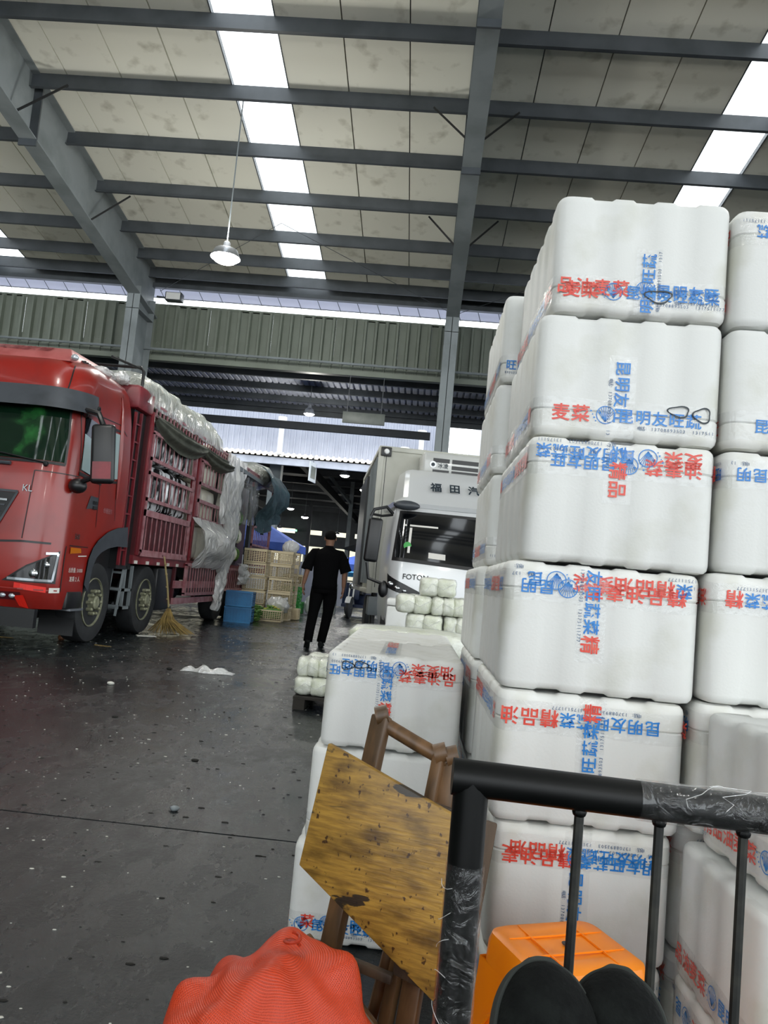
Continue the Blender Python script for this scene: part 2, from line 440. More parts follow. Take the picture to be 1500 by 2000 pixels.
# roof panels and skylights
YB = 20.25
def slope_slab(b, x0, x1, y0, y1, t0, t1):
    b.hexa([(x0, y0, ZR(y0) + t0), (x1, y0, ZR(y0) + t0), (x1, y1, ZR(y1) + t0), (x0, y1, ZR(y1) + t0),
            (x0, y0, ZR(y0) + t1), (x1, y0, ZR(y0) + t1), (x1, y1, ZR(y1) + t1), (x0, y1, ZR(y1) + t1)])
ce = bpy.data.objects.new('ceiling', None); COL.objects.link(ce); struct(ce)
sk = [(-20.5, -19.5), (-12.3, -11.27), (-4.09, -3.07), (4.64, 5.60), (12.9, 13.9)]
edges = [-28] + [q for a in sk for q in a] + [22]
for k in range(0, len(edges) - 1, 2):
    a, c = edges[k], edges[k + 1]; n = max(1, round((c - a) / 1.06))
    for i in range(n):
        x0 = a + (c - a) * i / n; x1 = a + (c - a) * (i + 1) / n
        b = B(); slope_slab(b, x0 + .011, x1 - .011, RIDGE, YB, 0 + R.uniform(0, .01), .06); b.obj('ceiling_panel', 'panel', ce)
b = B(); slope_slab(b, -28, sk[0][0], RIDGE, YB, .065, .1)
for k in range(1, len(edges) - 2, 2): pass
for k in range(0, len(edges) - 1, 2):
    slope_slab(b, edges[k] - .0, edges[k + 1] + .0, RIDGE, YB, .065, .09)
b.obj('roof_skin', 'steel_dark', ce)
PY = [20.08, 19.58, 18.66, 17.5, 16.0, 14.5, 13.0, 11.49, 9.98, 8.47, 6.96, 5.45, 3.94, 2.43, .92, -.59, -2.1, -3.6, -4.9]
for a, c in sk:
    for i in range(1, len(PY) - 1):
        y1, y0 = PY[i], PY[i + 1]
        b = B(); slope_slab(b, a - .02, c + .02, y0 + .01, y1 - .01, .03, .036)
        o = b.obj('skylight_pane', 'skylight', ce)
    b = B()
    for x in (a - .012, c + .012):
        b.beam((x, RIDGE, ZR(RIDGE) + .02), (x, YB, ZR(YB) + .02), .02, .06)
    b.obj('skylight_frame', 'steel_dark', ce)
YR = -18.0  # unseen back slope, extended to cut sky light from behind
ZB = lambda y: ZR(RIDGE) - .133 * (RIDGE - y)
def back_slab(b, x0, x1, y0, y1, t0, t1):
    b.hexa([(x0, y0, ZB(y0) + t0), (x1, y0, ZB(y0) + t0), (x1, y1, ZB(y1) + t0), (x0, y1, ZB(y1) + t0), (x0, y0, ZB(y0) + t1), (x1, y0, ZB(y0) + t1), (x1, y1, ZB(y1) + t1), (x0, y1, ZB(y1) + t1)])
for k in range(0, len(edges) - 1, 2):
    b = B(); back_slab(b, edges[k], edges[k + 1], YR, RIDGE, 0, .09); b.obj('ceiling_panel', 'panel', ce)
for a, c in sk:
    b = B(); back_slab(b, a, c, YR, RIDGE, .03, .036); b.obj('skylight_pane', 'skylight', ce)
for i in range(9):
    y = YR + .1 + i * 1.5; B().box(-28, 22, y - .04, y + .04, ZB(y) - .3, ZB(y)).obj('purlin', 'steel_dark', ce)
for y in PY[1:]:
    b = B(); z = ZR(y)
    h = .30 if y > 0 else .3
    b.box(-28, 22, y - .006, y + .006, z - h, z)
    b.box(-28, 22, y - .07, y, z - h, z - h + .012)
    b.box(-28, 22, y, y + .07, z - .012, z)
    b.obj('purlin', 'steel_dark', ce)
# rafters (tapered I beams) with knee braces
DEP = 1.18
def rafter(x):
    b = B(); ya, yb = RIDGE, 20.1
    def sl(x0, x1, t0, t1):
        b.hexa([(x0, ya, ZR(ya) + t0), (x1, ya, ZR(ya) + t0), (x1, yb, ZR(yb) + t0), (x0, yb, ZR(yb) + t0), (x0, ya, ZR(ya) + t1), (x1, ya, ZR(ya) + t1), (x1, yb, ZR(yb) + t1), (x0, yb, ZR(yb) + t1)])
    sl(x - .16, x + .16, -.03, -.01); sl(x - .01, x + .01, -DEP + .02, -.03); sl(x - .165, x + .165, -DEP, -DEP + .02)
    r = b.obj('rafter', 'steel_grey', ce)
    for y in (12.45, 15.65, 9.3, 6.2):
        for s in (-1, 1):
            c = B(); c.beam((x + s * .15, y, ZR(y) - DEP + .03), (x + s * .75, y + .45, ZR(y + .45) - .28), .035, .035)
            c.obj('knee_brace', 'plastic_black', r)
    for yj in (10.05, 13.15):
        c = B(); c.box(x - .17, x + .17, yj - .02, yj + .02, ZR(yj) - DEP - .12, ZR(yj) - .03); c.obj('splice_plate', 'steel_dark', r)
for x in (-15.98, -7.82, .34, 8.5, 16.66): rafter(x)
# rod bracing lines under roof: thin cables
b = B()
for x in (-7.82, .34):
    b.tube([(x + .2, 20, 8.35), (x + 4.1, 16.5, 8.85), (x + 8.1, 20, 8.35)], .008, 5)
tag(b.obj('bracing_cable', 'steel_dark', ce))

# columns of the eave line
def column(x, y, h, nm='column', m='steel_grey', wd=.30, dp=.42):
    b = B(); b.box(x - wd / 2, x + wd / 2, y - dp / 2, y - dp / 2 + .015, 0, h).box(x - wd / 2, x + wd / 2, y + dp / 2 - .015, y + dp / 2, 0, h)
    b.box(x - .008, x + .008, y - dp / 2, y + dp / 2, 0, h)
    b.box(x - wd / 2 - .05, x + wd / 2 + .05, y - dp / 2 - .05, y + dp / 2 + .05, 0, .03)
    b.box(x - wd / 2, x + wd / 2, y - dp / 2, y + dp / 2, h - .6, h - .585)
    return b.obj(nm, m)
for x, lb in ((-15.98, 'grey steel column far left behind the red truck cab'), (-7.82, 'grey steel I-section column rising behind the red truck'),
              (.34, 'grey steel I-section column rising behind the refrigerated truck'), (8.5, 'grey steel column hidden right of the foam box tower'), (16.66, 'grey steel column at the far right bay')):
    struct(column(x, 19.3, 8.0, wd=.34, dp=1.1), lb, 'column')
# eave beam, gutter, clerestory gap, wall cladding
b = B().box(-28, 22, 20.05, 20.25, 8.52, 8.82).box(-28, 22, 19.9, 20.04, 8.42, 8.54); struct(b.obj('trim_1', 'steel_dark'), 'grey steel eave beam over the clerestory slot', 'beam')
b = B(); b.box(-28, 22, 20.5, 20.506, 8.33, 8.75); struct(b.obj('window_2', 'film_strip'), 'pale translucent strip above the bright slot', 'window')
wl = B().box(-28, 22, 20.30, 20.33, 8.02, 8.10).box(-28, 22, 20.22, 20.30, 6.62, 6.74).obj('wall_back', 'cladding'); struct(wl)
def corr(b, x0, x1, y, z0, z1, pitch=.29, dep=.045):
    n = round((x1 - x0) / pitch); p = (x1 - x0) / n; pts = []
    for i in range(n):
        a = x0 + i * p; pts += [(a, y), (a + p * .62, y), (a + p * .72, y - dep), (a + p * .90, y - dep)]
    pts.append((x1, y))
    pts2 = [(q[0], q[1] + .004) for q in pts]; k = len(pts)
    vs = [(q[0], q[1], z0) for q in pts] + [(q[0], q[1], z1) for q in pts]
    b.add(vs, [(i, i + 1, k + i + 1, k + i) for i in range(k - 1)])
me = None
for i in range(55):
    x = -28 + i * .87
    if me is None:
        b = B(); corr(b, 0, .87, 0, 6.62, 8.05, .29, .10); me = b.mesh('cladding_sheet', 'cladding')
    o = link('cladding_sheet', me, wl); o.location = (x, 20.30 + (.004 if i % 2 else 0), 0)
# clerestory wire grid and brackets
b = B()
for i in range(90): b.tube([(-28 + i * .55, 20.52, 8.30), (-28 + i * .55 - .12, 20.30, 8.55)], .010, 4)
b.tube([(-28, 20.49, 8.34), (22, 20.49, 8.34)], .012, 4)
struct(b.obj('window_1', 'steel_dark'), 'wire guard across the bright clerestory slot', 'wire grid')
# horizontal pipes and tie beam below the cladding
b = B().box(-28, 22, 19.95, 20.15, 6.42, 6.55); struct(b.obj('trim_2', 'cladding'), 'long pale tie beam just under the ribbed cladding', 'beam')
b = B().tube([(-28, 19.8, 6.68), (22, 19.8, 6.68)], .035, 8); struct(b.obj('trim_3', 'steel_grey'), 'thin grey conduit pipe along the cladding foot', 'pipe')
# canopy beyond
cn = B().box(-28, 22, 26.42, 26.5, 6.60, 6.94).obj('canopy_roof', 'steel_dark'); struct(cn, 'low ribbed canopy roof beyond the hall wall', 'canopy')
me = None
for i in range(50):
    if me is None:
        b = B(); pts = []
        for j in range(5): a = j * .2; pts += [(a, 0), (a + .12, 0), (a + .14, .05), (a + .18, .05)]
        pts.append((1., 0)); k = len(pts)
        b.add([(q[0], 20.3, 6.98 + q[1]) for q in pts] + [(q[0], 26.5, 6.92 + q[1]) for q in pts], [(i2, i2 + 1, k + i2 + 1, k + i2) for i2 in range(k - 1)])
        me = b.mesh('roof_sheet', 'sheet_under')
    o = link('roof_sheet', me, cn); o.location = (-28 + i, 0, 0)
for y in (20.75, 22.1, 23.6, 25.1, 26.3):
    B().box(-28, 22, y - .05, y + .05, 6.98 - .22 - (y - 20.3) * .0, 6.96).obj('purlin', 'steel_dark', cn)
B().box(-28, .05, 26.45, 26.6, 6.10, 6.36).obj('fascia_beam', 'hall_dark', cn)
# opposite building: pale ribbed facade above a dark hall
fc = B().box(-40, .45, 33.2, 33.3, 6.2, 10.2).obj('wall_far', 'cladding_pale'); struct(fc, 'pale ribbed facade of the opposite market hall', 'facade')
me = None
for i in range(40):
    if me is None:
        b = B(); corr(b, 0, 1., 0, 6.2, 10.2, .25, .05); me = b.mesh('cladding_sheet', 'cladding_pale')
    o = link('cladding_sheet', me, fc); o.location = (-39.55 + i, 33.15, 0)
aw = B(); corr_ = []
pts = []
for j in range(162): a = -40 + j * .25; pts += [(a, 0), (a + .13, 0), (a + .16, .06), (a + .22, .06)]
k = len(pts); aw.add([(q[0], 32.2, 5.95 + q[1]) for q in pts] + [(q[0], 33.2, 6.25 + q[1]) for q in pts], [(i, i + 1, k + i + 1, k + i) for i in range(k - 1)])
aw = aw.obj('awning_roof', 'awning_edge'); struct(aw, 'cream ribbed awning edge along the opposite facade', 'awning')
B().box(-40, .45, 32.3, 32.5, 5.62, 5.92).obj('awning_beam', 'sheet_under', aw)
for x, y, z0, z1, lb in ((-6.25, 32.0, 6.0, 7.62, 'thick white vertical pipe with a cap, left one on the opposite awning'), (-.28, 32.0, 6.0, 7.52, 'thick white vertical pipe with a cap, right one beside the grey column'), (-.95, 32.0, 5.9, 6.75, 'short white pipe stub between the two tall awning pipes')):
    p_ = B().tube([(x, y, z0), (x, y, z1)], .11, 12).obj('vent_pipe', 'white_paint', None, smooth=True)
    tag(p_, lb, 'pipe', 'white pipes on the opposite awning')
    B().tube([(x, y, z1 - .22), (x, y, z1)], .19, 12).obj('pipe_cap', 'white_paint', p_, smooth=True)
# the dark hall behind the facade
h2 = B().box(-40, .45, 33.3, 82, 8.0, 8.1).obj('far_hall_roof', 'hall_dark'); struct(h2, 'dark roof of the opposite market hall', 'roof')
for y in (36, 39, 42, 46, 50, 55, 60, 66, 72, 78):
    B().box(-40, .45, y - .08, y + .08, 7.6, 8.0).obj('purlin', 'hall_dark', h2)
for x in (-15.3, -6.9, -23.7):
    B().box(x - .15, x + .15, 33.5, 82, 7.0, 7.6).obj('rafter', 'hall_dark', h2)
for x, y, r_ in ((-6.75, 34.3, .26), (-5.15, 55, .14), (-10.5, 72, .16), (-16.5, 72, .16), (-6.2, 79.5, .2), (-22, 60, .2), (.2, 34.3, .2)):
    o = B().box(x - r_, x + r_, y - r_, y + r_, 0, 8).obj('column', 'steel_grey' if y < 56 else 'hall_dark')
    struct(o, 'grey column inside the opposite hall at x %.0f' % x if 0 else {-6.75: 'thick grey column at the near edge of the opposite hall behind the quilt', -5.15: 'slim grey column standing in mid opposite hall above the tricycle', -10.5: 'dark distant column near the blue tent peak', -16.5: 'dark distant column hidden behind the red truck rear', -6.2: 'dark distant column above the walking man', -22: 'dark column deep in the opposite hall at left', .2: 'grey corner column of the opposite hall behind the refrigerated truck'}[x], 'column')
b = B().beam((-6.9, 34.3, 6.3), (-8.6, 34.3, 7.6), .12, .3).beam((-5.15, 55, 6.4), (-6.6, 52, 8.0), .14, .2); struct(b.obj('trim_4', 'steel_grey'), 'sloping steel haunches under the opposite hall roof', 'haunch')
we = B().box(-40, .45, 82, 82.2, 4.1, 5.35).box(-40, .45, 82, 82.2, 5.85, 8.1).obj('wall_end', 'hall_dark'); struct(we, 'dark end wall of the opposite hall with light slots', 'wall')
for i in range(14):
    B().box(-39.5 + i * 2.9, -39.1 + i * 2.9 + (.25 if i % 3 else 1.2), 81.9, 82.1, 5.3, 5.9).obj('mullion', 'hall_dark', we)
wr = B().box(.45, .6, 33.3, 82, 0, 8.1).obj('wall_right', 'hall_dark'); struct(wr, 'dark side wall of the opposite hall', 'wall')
struct(B().box(-14.2, -14, -14, 34, 0, 6.3).obj('wall_left_blocker', 'cladding'), 'dark side wall beyond the red truck, added to block light', 'wall')  # added wall, keeps side light off the floor under the truck
nb = B().box(3.2, 30, 32, 60, 0, 12).obj('wall_sky_blocker', 'cladding_pale'); struct(nb, 'pale block right of the opposite hall, added to hide open sky', 'sky blocker')  # added block, keeps sky reflections off the wet floor
# distant cream building seen under the far eave
bd = thing('apartment_building', 'distant cream building with dark windows seen through the opposite hall', 'building', (-12, 100, 0))
B().box(-30, 22, 0, 8, 0, 9).obj('wall', 'cream_wall', bd)
for i in range(17):
    for zz in (3.0,):
        wdw = B().box(-29 + i * 3.0, -27.6 + i * 3.0, -.05, .05, zz, zz + 1.1).obj('window', 'white_paint', bd)
        B().box(-28.9 + i * 3.0, -28.35 + i * 3.0, -.08, -.05, zz + .1, zz + 1.).obj('pane', 'glass_dark', wdw)
        B().box(-28.25 + i * 3.0, -27.7 + i * 3.0, -.08, -.05, zz + .1, zz + 1.).obj('pane', 'glass_dark', wdw)
# kerb line by the truck
B().box(-3.93, -3.78, 12.2, 19.5, 0, .012)

# ------------------------------------------------------------ lamps
def high_bay(x, y, z, top, label, size=.27, power=260, rod=True):
    t = thing('pendant_lamp', label, 'lamp', (x, y, z), group='high bay pendant lamps')
    B().lathe([(.30, .03), (.28, .06), (.18, .07), (.14, size * .75), (0, size), (-.01, size), (.12, size * .7), (.15, .05)], 24, 'z').obj('lamp_shade', 'alu', t, smooth=True)
    B().ball((0, 0, .0), (size * .9, size * .9, size * .42), 20, 10).obj('bulb', 'lamp_glow', t, smooth=True)
    if rod: B().tube([(0, 0, .28), (.0, 0, top - z)], .012, 6).obj('suspension_rod', 'steel_grey', t)
    l = bpy.data.lights.new('lamp', 'POINT'); l.energy = power; l.shadow_soft_size = size * .8; l.color = (1, .98, .9)
    lo = bpy.data.objects.new('lamp_light', l); COL.objects.link(lo); lo.parent = t; lo.location = (0, 0, -.25)
    if top > 8.2:   # extra point light added above the shade to brighten the ceiling
        l2 = bpy.data.lights.new('lamp_up_fill', 'POINT'); l2.energy = 90; l2.shadow_soft_size = size; l2.color = (1, .99, .94)
        l3 = bpy.data.objects.new('lamp_light_up_fill', l2); COL.objects.link(l3); l3.parent = t; l3.location = (.0, .0, .45)
    return t
high_bay(-3.95, 13.3, 6.62, ZR(13.3), 'bright high bay lamp on a long rod above the red truck')
for x_, y_ in ((-3.9, 4.5), (-3.9, -4.5), (4.6, -4.0), (4.6, -12.0), (5.0, 5.0), (-12.2, 13.5)):  # added lamps out of view, they brighten ceiling and boxes
    high_bay(x_, y_, 6.6, ZR(max(y_, RIDGE)) - .133 * max(0, RIDGE - y_), 'unseen high bay lamp %s, added to light the hall' % {(-3.9, 4.5): 'above the aisle', (-3.9, -4.5): 'behind the aisle', (4.6, -4.0): 'behind the tower', (4.6, -12.0): 'by the rear opening', (5.0, 5.0): 'above the tower', (-12.2, 13.5): 'over the truck side'}[(x_, y_)], power=60 if x_ < -10 else 170)
high_bay(-3.75, 23.3, 6.0, 6.9, 'small bright lamp hanging under the canopy left of the blank sign', .17, 120)
high_bay(-3.85, 36.5, 5.95, 8.0, 'lit lamp in the opposite hall beside the refrigerated truck, upper one', .24, 120)
high_bay(-3.2, 41.0, 5.85, 8.0, 'lit lamp in the opposite hall beside the refrigerated truck, lower one', .26, 120)
high_bay(-10.0, 58.0, 5.95, 8.0, 'lit lamp in the opposite hall, upper of the pair above the blue tent', .28, 120)
high_bay(-10.0, 65.5, 5.95, 8.0, 'lit lamp in the opposite hall, lower of the pair above the blue tent', .34, 120)
high_bay(-14.0, 76.0, 5.4, 8.0, 'far lit lamp left of the light strip over the tent', .22, 150)
high_bay(-8.0, 74.0, 5.2, 8.0, 'far lit lamp right behind the head of the walking man', .26, 150)
B_ = B().box(-14.2, -12.9, 79.9, 80, 5.45, 5.62).obj('sign', 'sign_glow'); tag(B_, 'small green lit exit sign far in the opposite hall', 'sign')
for i, (x, z) in enumerate(((-12.3, 4.35), (-9.3, 4.6), (-11.3, 5.9))):
    pass
# blank sign under canopy and hanging banner
s_ = thing('sign_board', 'blank grey rectangular board hanging from the eave beam', 'sign', (-1.75, 19.9, 5.12))
B().box(-.56, .56, -.03, .03, 0, .30).obj('board', 'sign_face', s_, bevel=.008)
B().beam((-.45, 0, .3), (-.45, 0, 1.3), .015, .015).beam((.45, 0, .3), (.45, 0, 1.3), .015, .015).obj('hanger', 'steel_dark', s_)
s_ = thing('hanging_banner', 'small pale banner hanging edge-on below the opposite awning', 'sign', (-4.75, 32.0, 4.95), rz=radians(80))
B().box(-.45, .45, -.02, .02, 0, .82).obj('banner_face', 'sign_white', s_)
B().box(-.3, .3, -.03, -.02, .15, .65).obj('print', 'sign_face', s_)
B().beam((0, 0, .82), (0, 0, 1.1), .02, .02).obj('hanger', 'steel_dark', s_)
# flood light box on the left column
t = thing('floodlight', 'small dark floodlight box beside the left column head', 'lamp', (-7.12, 19.75, 8.0))
B().box(-.22, .22, -.12, .12, 0, .22).obj('housing', 'steel_dark', t, bevel=.01)
B().box(-.19, .19, -.13, -.12, .02, .2).obj('lens', 'white_paint', t)
B().beam((-.2, .05, .1), (-.5, .05, .12), .04, .04).obj('bracket', 'steel_dark', t)
# ============================================================ FOAM BOXES
BW, BD, BH = .405, .60, .285
def outline(w, d, r=.032):
    pts = []   # x, y, nx, ny, rib
    def side(p0, p1, n, nrib):
        p0 = Vector(p0); p1 = Vector(p1); L = (p1 - p0).length; out = []
        seg = L / nrib
        for i in range(nrib):
            rb = i % 2
            for t in ((i * seg) + .004, ((i + 1) * seg) - .004):
                q = p0 + (p1 - p0) * (t / L); out.append((q.x, q.y, n[0], n[1], rb))
        return out
    a, b = w / 2, d / 2
    pts += side((-a + r, -b), (a - r, -b), (0, -1), 7)
    pts += [(a - r + r * sin(t), -b + r - r * cos(t), sin(t), -cos(t), 0) for t in (pi / 8, pi / 4, 3 * pi / 8)]
    pts += side((a, -b + r), (a, b - r), (1, 0), 9)
    pts += [(a - r + r * cos(t), b - r + r * sin(t), cos(t), sin(t), 0) for t in (pi / 8, pi / 4, 3 * pi / 8)]
    pts += side((a - r, b), (-a + r, b), (0, 1), 7)
    pts += [(-a + r - r * sin(t), b - r + r * cos(t), -sin(t), cos(t), 0) for t in (pi / 8, pi / 4, 3 * pi / 8)]
    pts += side((-a, b - r), (-a, -b + r), (-1, 0), 9)
    pts += [(-a + r - r * cos(t), -b + r - r * sin(t), -cos(t), -sin(t), 0) for t in (pi / 8, pi / 4, 3 * pi / 8)]
    return pts
def box_shell(prof):
    ol = outline(BW, BD); b = B(); rs = []
    for z, ins, k in prof:
        rs.append([(x - nx * (ins + .0028 * rb), y - ny * (ins + .0028 * rb), z - k * .0045 * rb) for x, y, nx, ny, rb in ol])
    return b.rings(rs)
SEAM = BH - .062
body_me = box_shell([(0, .02, -1), (.003, .008, -1), (.010, .002, -1), (.02, 0, 0), (SEAM - .003, 0, 0), (SEAM, .003, 0)]).mesh('box_body', 'foam', smooth=True, angle=radians(35))
lid_me = box_shell([(SEAM + .0005, .003, 0), (SEAM + .004, 0, 0), (BH - .02, 0, 0), (BH - .010, .002, 1), (BH - .003, .008, 1), (BH, .02, 1), (BH, .03, 1)]).mesh('box_lid', 'foam_lid', smooth=True, angle=radians(35))

CH = '昆明友旺蔬菜'; RD = '精品油麦菜'
def logo(b, o, ex, ey, r=.021):
    o = Vector(o); ex = Vector(ex); ey = Vector(ey)
    def ring(c, r0, r1, a0=0, a1=2 * pi, n=20):
        vs = []; fs = []
        for i in range(n + 1):
            t = a0 + (a1 - a0) * i / n
            vs += [o + ex * (c[0] + cos(t) * r0) + ey * (c[1] + sin(t) * r0), o + ex * (c[0] + cos(t) * r1) + ey * (c[1] + sin(t) * r1)]
        for i in range(n): fs.append((2 * i, 2 * i + 1, 2 * i + 3, 2 * i + 2))
        b.add(vs, fs)
    ring((0, 0), r * .9, r)
    for k in range(-4, 5):  # the leaf veins of the round cabbage mark
        t = pi / 2 + k * .30
        p0 = Vector((0, -r * .75)); p1 = Vector((cos(t) * r * .88, sin(t) * r * .88))
        d = (p1 - p0).normalized(); nn = Vector((-d.y, d.x)) * .0007
        b.add([o + ex * q[0] + ey * q[1] for q in (p0 - nn, p0 + nn, p1 + nn, p1 - nn)], [(0, 1, 2, 3)])
    for q in ((-.6, .2), (-.3, -.3)):
        ring((q[0] * r, q[1] * r), 0, r * .14, n=6)
    for k in range(4):  # splash dots by the mark
        ring((-r * (1.0 + .18 * k), r * (-.7 + .35 * k)), 0, .0016 + .0006 * (k % 2), n=6)
def pattern():
    """one period of the printed tape: list of (position, kind, char) running in reading direction"""
    L = [(0.0, 'logo', '')]
    x = .045
    for c in CH: L.append((x, 'blue', c)); x += .0362
    L.append((.045 + .095, 'phone', '电话: 13708893503  13175111777'))
    x += .003
    for c in RD: L.append((x, 'red', c)); x += .0425
    return L, x + .012
PAT, PER = pattern()
def tape_letters(t_from, t_to, off, place, blocked, seed=0, dy=0.):
    """place(t) -> (origin, ex, ey) along the band, or None"""
    b = B(); rr = random.Random(seed)
    k0 = math.floor((t_from - off) / PER) - 1; k1 = math.ceil((t_to - off) / PER) + 1
    for k in range(k0, k1):
        for (x, kind, c) in PAT:
            if kind == 'phone':
                s = c; n = len(s); adv = .0068
                for i, chh in enumerate(s):
                    if chh == ' ': continue
                    t = off + k * PER + x - n * adv / 2 + i * adv + (.03)
                    if t < t_from + .006 or t > t_to - .006 or blocked(t, .004): continue
                    o, ex, ey = place(t); b.m = 2; letter(b, chh, .0105, Vector(o) - Vector(ey) * .0245 + Vector(ey) * dy, ex, ey)
                continue
            t = off + k * PER + x
            half = .018 if kind != 'logo' else .03
            if t < t_from + half or t > t_to - half or blocked(t, half): continue
            o, ex, ey = place(t); o = Vector(o) + Vector(ey) * dy
            if kind == 'logo': b.m = 0; logo(b, o, Vector(ex), Vector(ey))
            elif kind == 'blue': b.m = 0; letter(b, c, .0345, o, ex, ey, .016)
            else: b.m = 1; letter(b, c, .041, o, ex, ey, .016)
    return b
EPS = .0018
def band_place(zc, faces='fls'):
    def place(t):
        # t=0 at the front right corner, growing to the viewer's left; text stands upside down
        if 0 <= t <= BW: return (BW / 2 - t, -BD / 2 - EPS, zc), (-1, 0, 0), (0, 0, -1)
        if t > BW: return (-BW / 2 - EPS, -BD / 2 + (t - BW), zc), (0, 1, 0), (0, 0, -1)
        return (BW / 2 + EPS, -BD / 2 - t, zc), (0, -1, 0), (0, 0, -1)
    return place
def blocked_band(t, h): return abs(t) < h + .008 or abs(t - BW) < h + .008
def add_tapes(t, off, seed, vtape=None, double=None, zc=None, topstrip=False):
    zc = BH - .055 if zc is None else zc
    ol = outline(BW, BD)
    def strip(z0, z1, wob):
        b = B(); rr = random.Random(seed); n = len(ol)
        for i in range(n):
            j = (i + 1) % n; a = ol[i]; c = ol[j]
            if a[1] > BD / 2 - .01 and c[1] > BD / 2 - .01: continue
            za = wob * sin(i * .9); zb = wob * sin(j * .9) if j else 0
            b.add([(a[0] + a[2] * .0011, a[1] + a[3] * .0011, z0 + za), (c[0] + c[2] * .0011, c[1] + c[3] * .0011, z0 + zb),
                   (c[0] + c[2] * .0011, c[1] + c[3] * .0011, z1 + zb), (a[0] + a[2] * .0011, a[1] + a[3] * .0011, z1 + za)], [(0, 1, 2, 3)])
        return b
    tp = strip(zc - .034, zc + .034, .0015).obj('tape_band', 'film_tape', t)
    for t0_, t1_ in ((-BD, 0), (BW, BW + BD)):
        b = tape_letters(t0_, t1_, off, band_place(zc), blocked_band, seed)
        if b.v: b.obj('lettering', ['ink_blue', 'ink_red', 'ink_navy'], tp)
    b = tape_letters(0, BW, off, band_place(zc), blocked_band, seed)
    if double is not None:
        c = tape_letters(0, BW, double[0], band_place(zc), blocked_band, seed + 5, dy=double[1])
        n = len(b.v); b.v += c.v; b.f += [[i + n for i in f] for f in c.f]; b.mi += c.mi
    b.obj('lettering', ['ink_blue', 'ink_red', 'ink_navy'], tp)
    if vtape:
        x, ln, voff, flip = vtape
        z1 = BH - .004
        b = B(); b.grid(1, 10, lambda u, v: (x - .03 + .06 * u, -BD / 2 - .0014 - .0006 * sin(v * 9), z1 - ln * v))
        if topstrip: b.grid(1, 6, lambda u, v: (x - .03 + .06 * u, -BD / 2 + .02 + .5 * v, BH + .0012))
        vt = b.obj('tape_strip', 'film_tape', t)
        sg = -1 if flip else 1
        def pl(q): return (x, -BD / 2 - EPS - .0008, z1 - q), (0, 0, -1 * sg), (1 * sg, 0, 0)
        def pl2(q): return (x, -BD / 2 - EPS - .0008, z1 - ln + q), (0, 0, 1), (-1, 0, 0)
        b = tape_letters(.0, ln, voff, pl2 if flip else pl, lambda a, h: False, seed + 9)
        if topstrip:
            c = tape_letters(.0, .45, voff + .1, lambda q: ((x, -BD / 2 + .05 + q, BH + .002), (0, -1, 0), (1, 0, 0)), lambda a, h: False, seed)
            c.obj('lettering', ['ink_blue', 'ink_red', 'ink_navy'], vt)
        if b.v: b.obj('lettering', ['ink_blue', 'ink_red', 'ink_navy'], vt)
def foam_box(x, y, z, label, off=0., seed=0, inv=False, rz=0., sz=1., vtape=None, double=None, tapes=True, group=None, sx=1., sy=1., topstrip=False, mark=None):
    rot = (0, pi, rz) if inv else (0, 0, rz)
    t = thing('foam_box', label, 'box', (x, y, z + (BH * sz if inv else 0)), rot=rot, group=group)
    t.scale = (sx, sy, sz)
    link('box_body', body_me, t); link('box_lid', lid_me, t)
    if tapes: add_tapes(t, off, seed, vtape, double, topstrip=topstrip)
    if mark:  # marker-pen loops scribbled over the tape
        b = B()
        for (mx_, mz, rx, rzz) in mark:
            vs = []; nn = 28
            for i in range(nn + 1):
                a = i * 2 * pi / nn * 1.12; wv = 1 + .15 * sin(3 * a + rx * 90)
                for w_ in (-.0016, .0016): vs.append((mx_ + (rx + w_) * wv * cos(a), -BD / 2 - .0038, mz + (rzz + w_) * wv * sin(a)))
            b.add(vs, [(2 * i, 2 * i + 1, 2 * i + 3, 2 * i + 2) for i in range(nn)])
        b.obj('pen_mark', 'ink_black', t)
    return t
# front tower: seven layers measured one by one (bottom first): z, height, left x, right x
LAY = [(0, .274, .212, .600), (.274, .279, .213, .606), (.553, .287, .205, .620), (.840, .290, .204, .640), (1.130, .290, .232, .655), (1.420, .292, .238, .662), (1.712, .289, .257, .662)]
ORD = ['bottom one', 'second from the floor', 'third from the floor', 'fourth from the floor', 'fifth from the floor', 'sixth from the floor', 'topmost']
DESC = ['hidden behind stools', 'behind the black bars', 'just above the black rail', 'half in shade', 'red characters mid-face', 'black pen loops', 'tall bare face']
OFF = [.30, -.005, .028, .275, .19, .156, .14]
VT = [None, (-.01, .25, .06, False), (.0, .17, -.126, True), (-.02, .21, -.095, False), (-.01, .14, -.20, False), (.015, .19, -.015, True), (-.015, .16, -.06, False)]
DB = [None, (-.03, .012), None, (.30, -.016), (.15, -.020), None, (.21, .008)]
MK = [None] * 5 + [[(-.11, BH - .075, .022, .012), (-.16, BH - .07, .018, .016)], [(-.04, BH - .05, .030, .014)]]
for i, (z, h, x0, x1) in enumerate(LAY):
    inv = i >= 5
    w_ = x1 - x0
    foam_box((x0 + x1) / 2, 1.75 + BD / 2 + (.004 if i % 2 else 0), z, 'white foam box, ' + ORD[i] + ' in the front tower, ' + DESC[i], OFF[i], i, inv, rz=radians([0, .4, 0, -.4, .3, -.3, .3][i]),
             sz=(h - .002) / BH, vtape=VT[i], double=DB[i], sx=w_ / BW, group='foam boxes in the tall front tower', mark=MK[i])
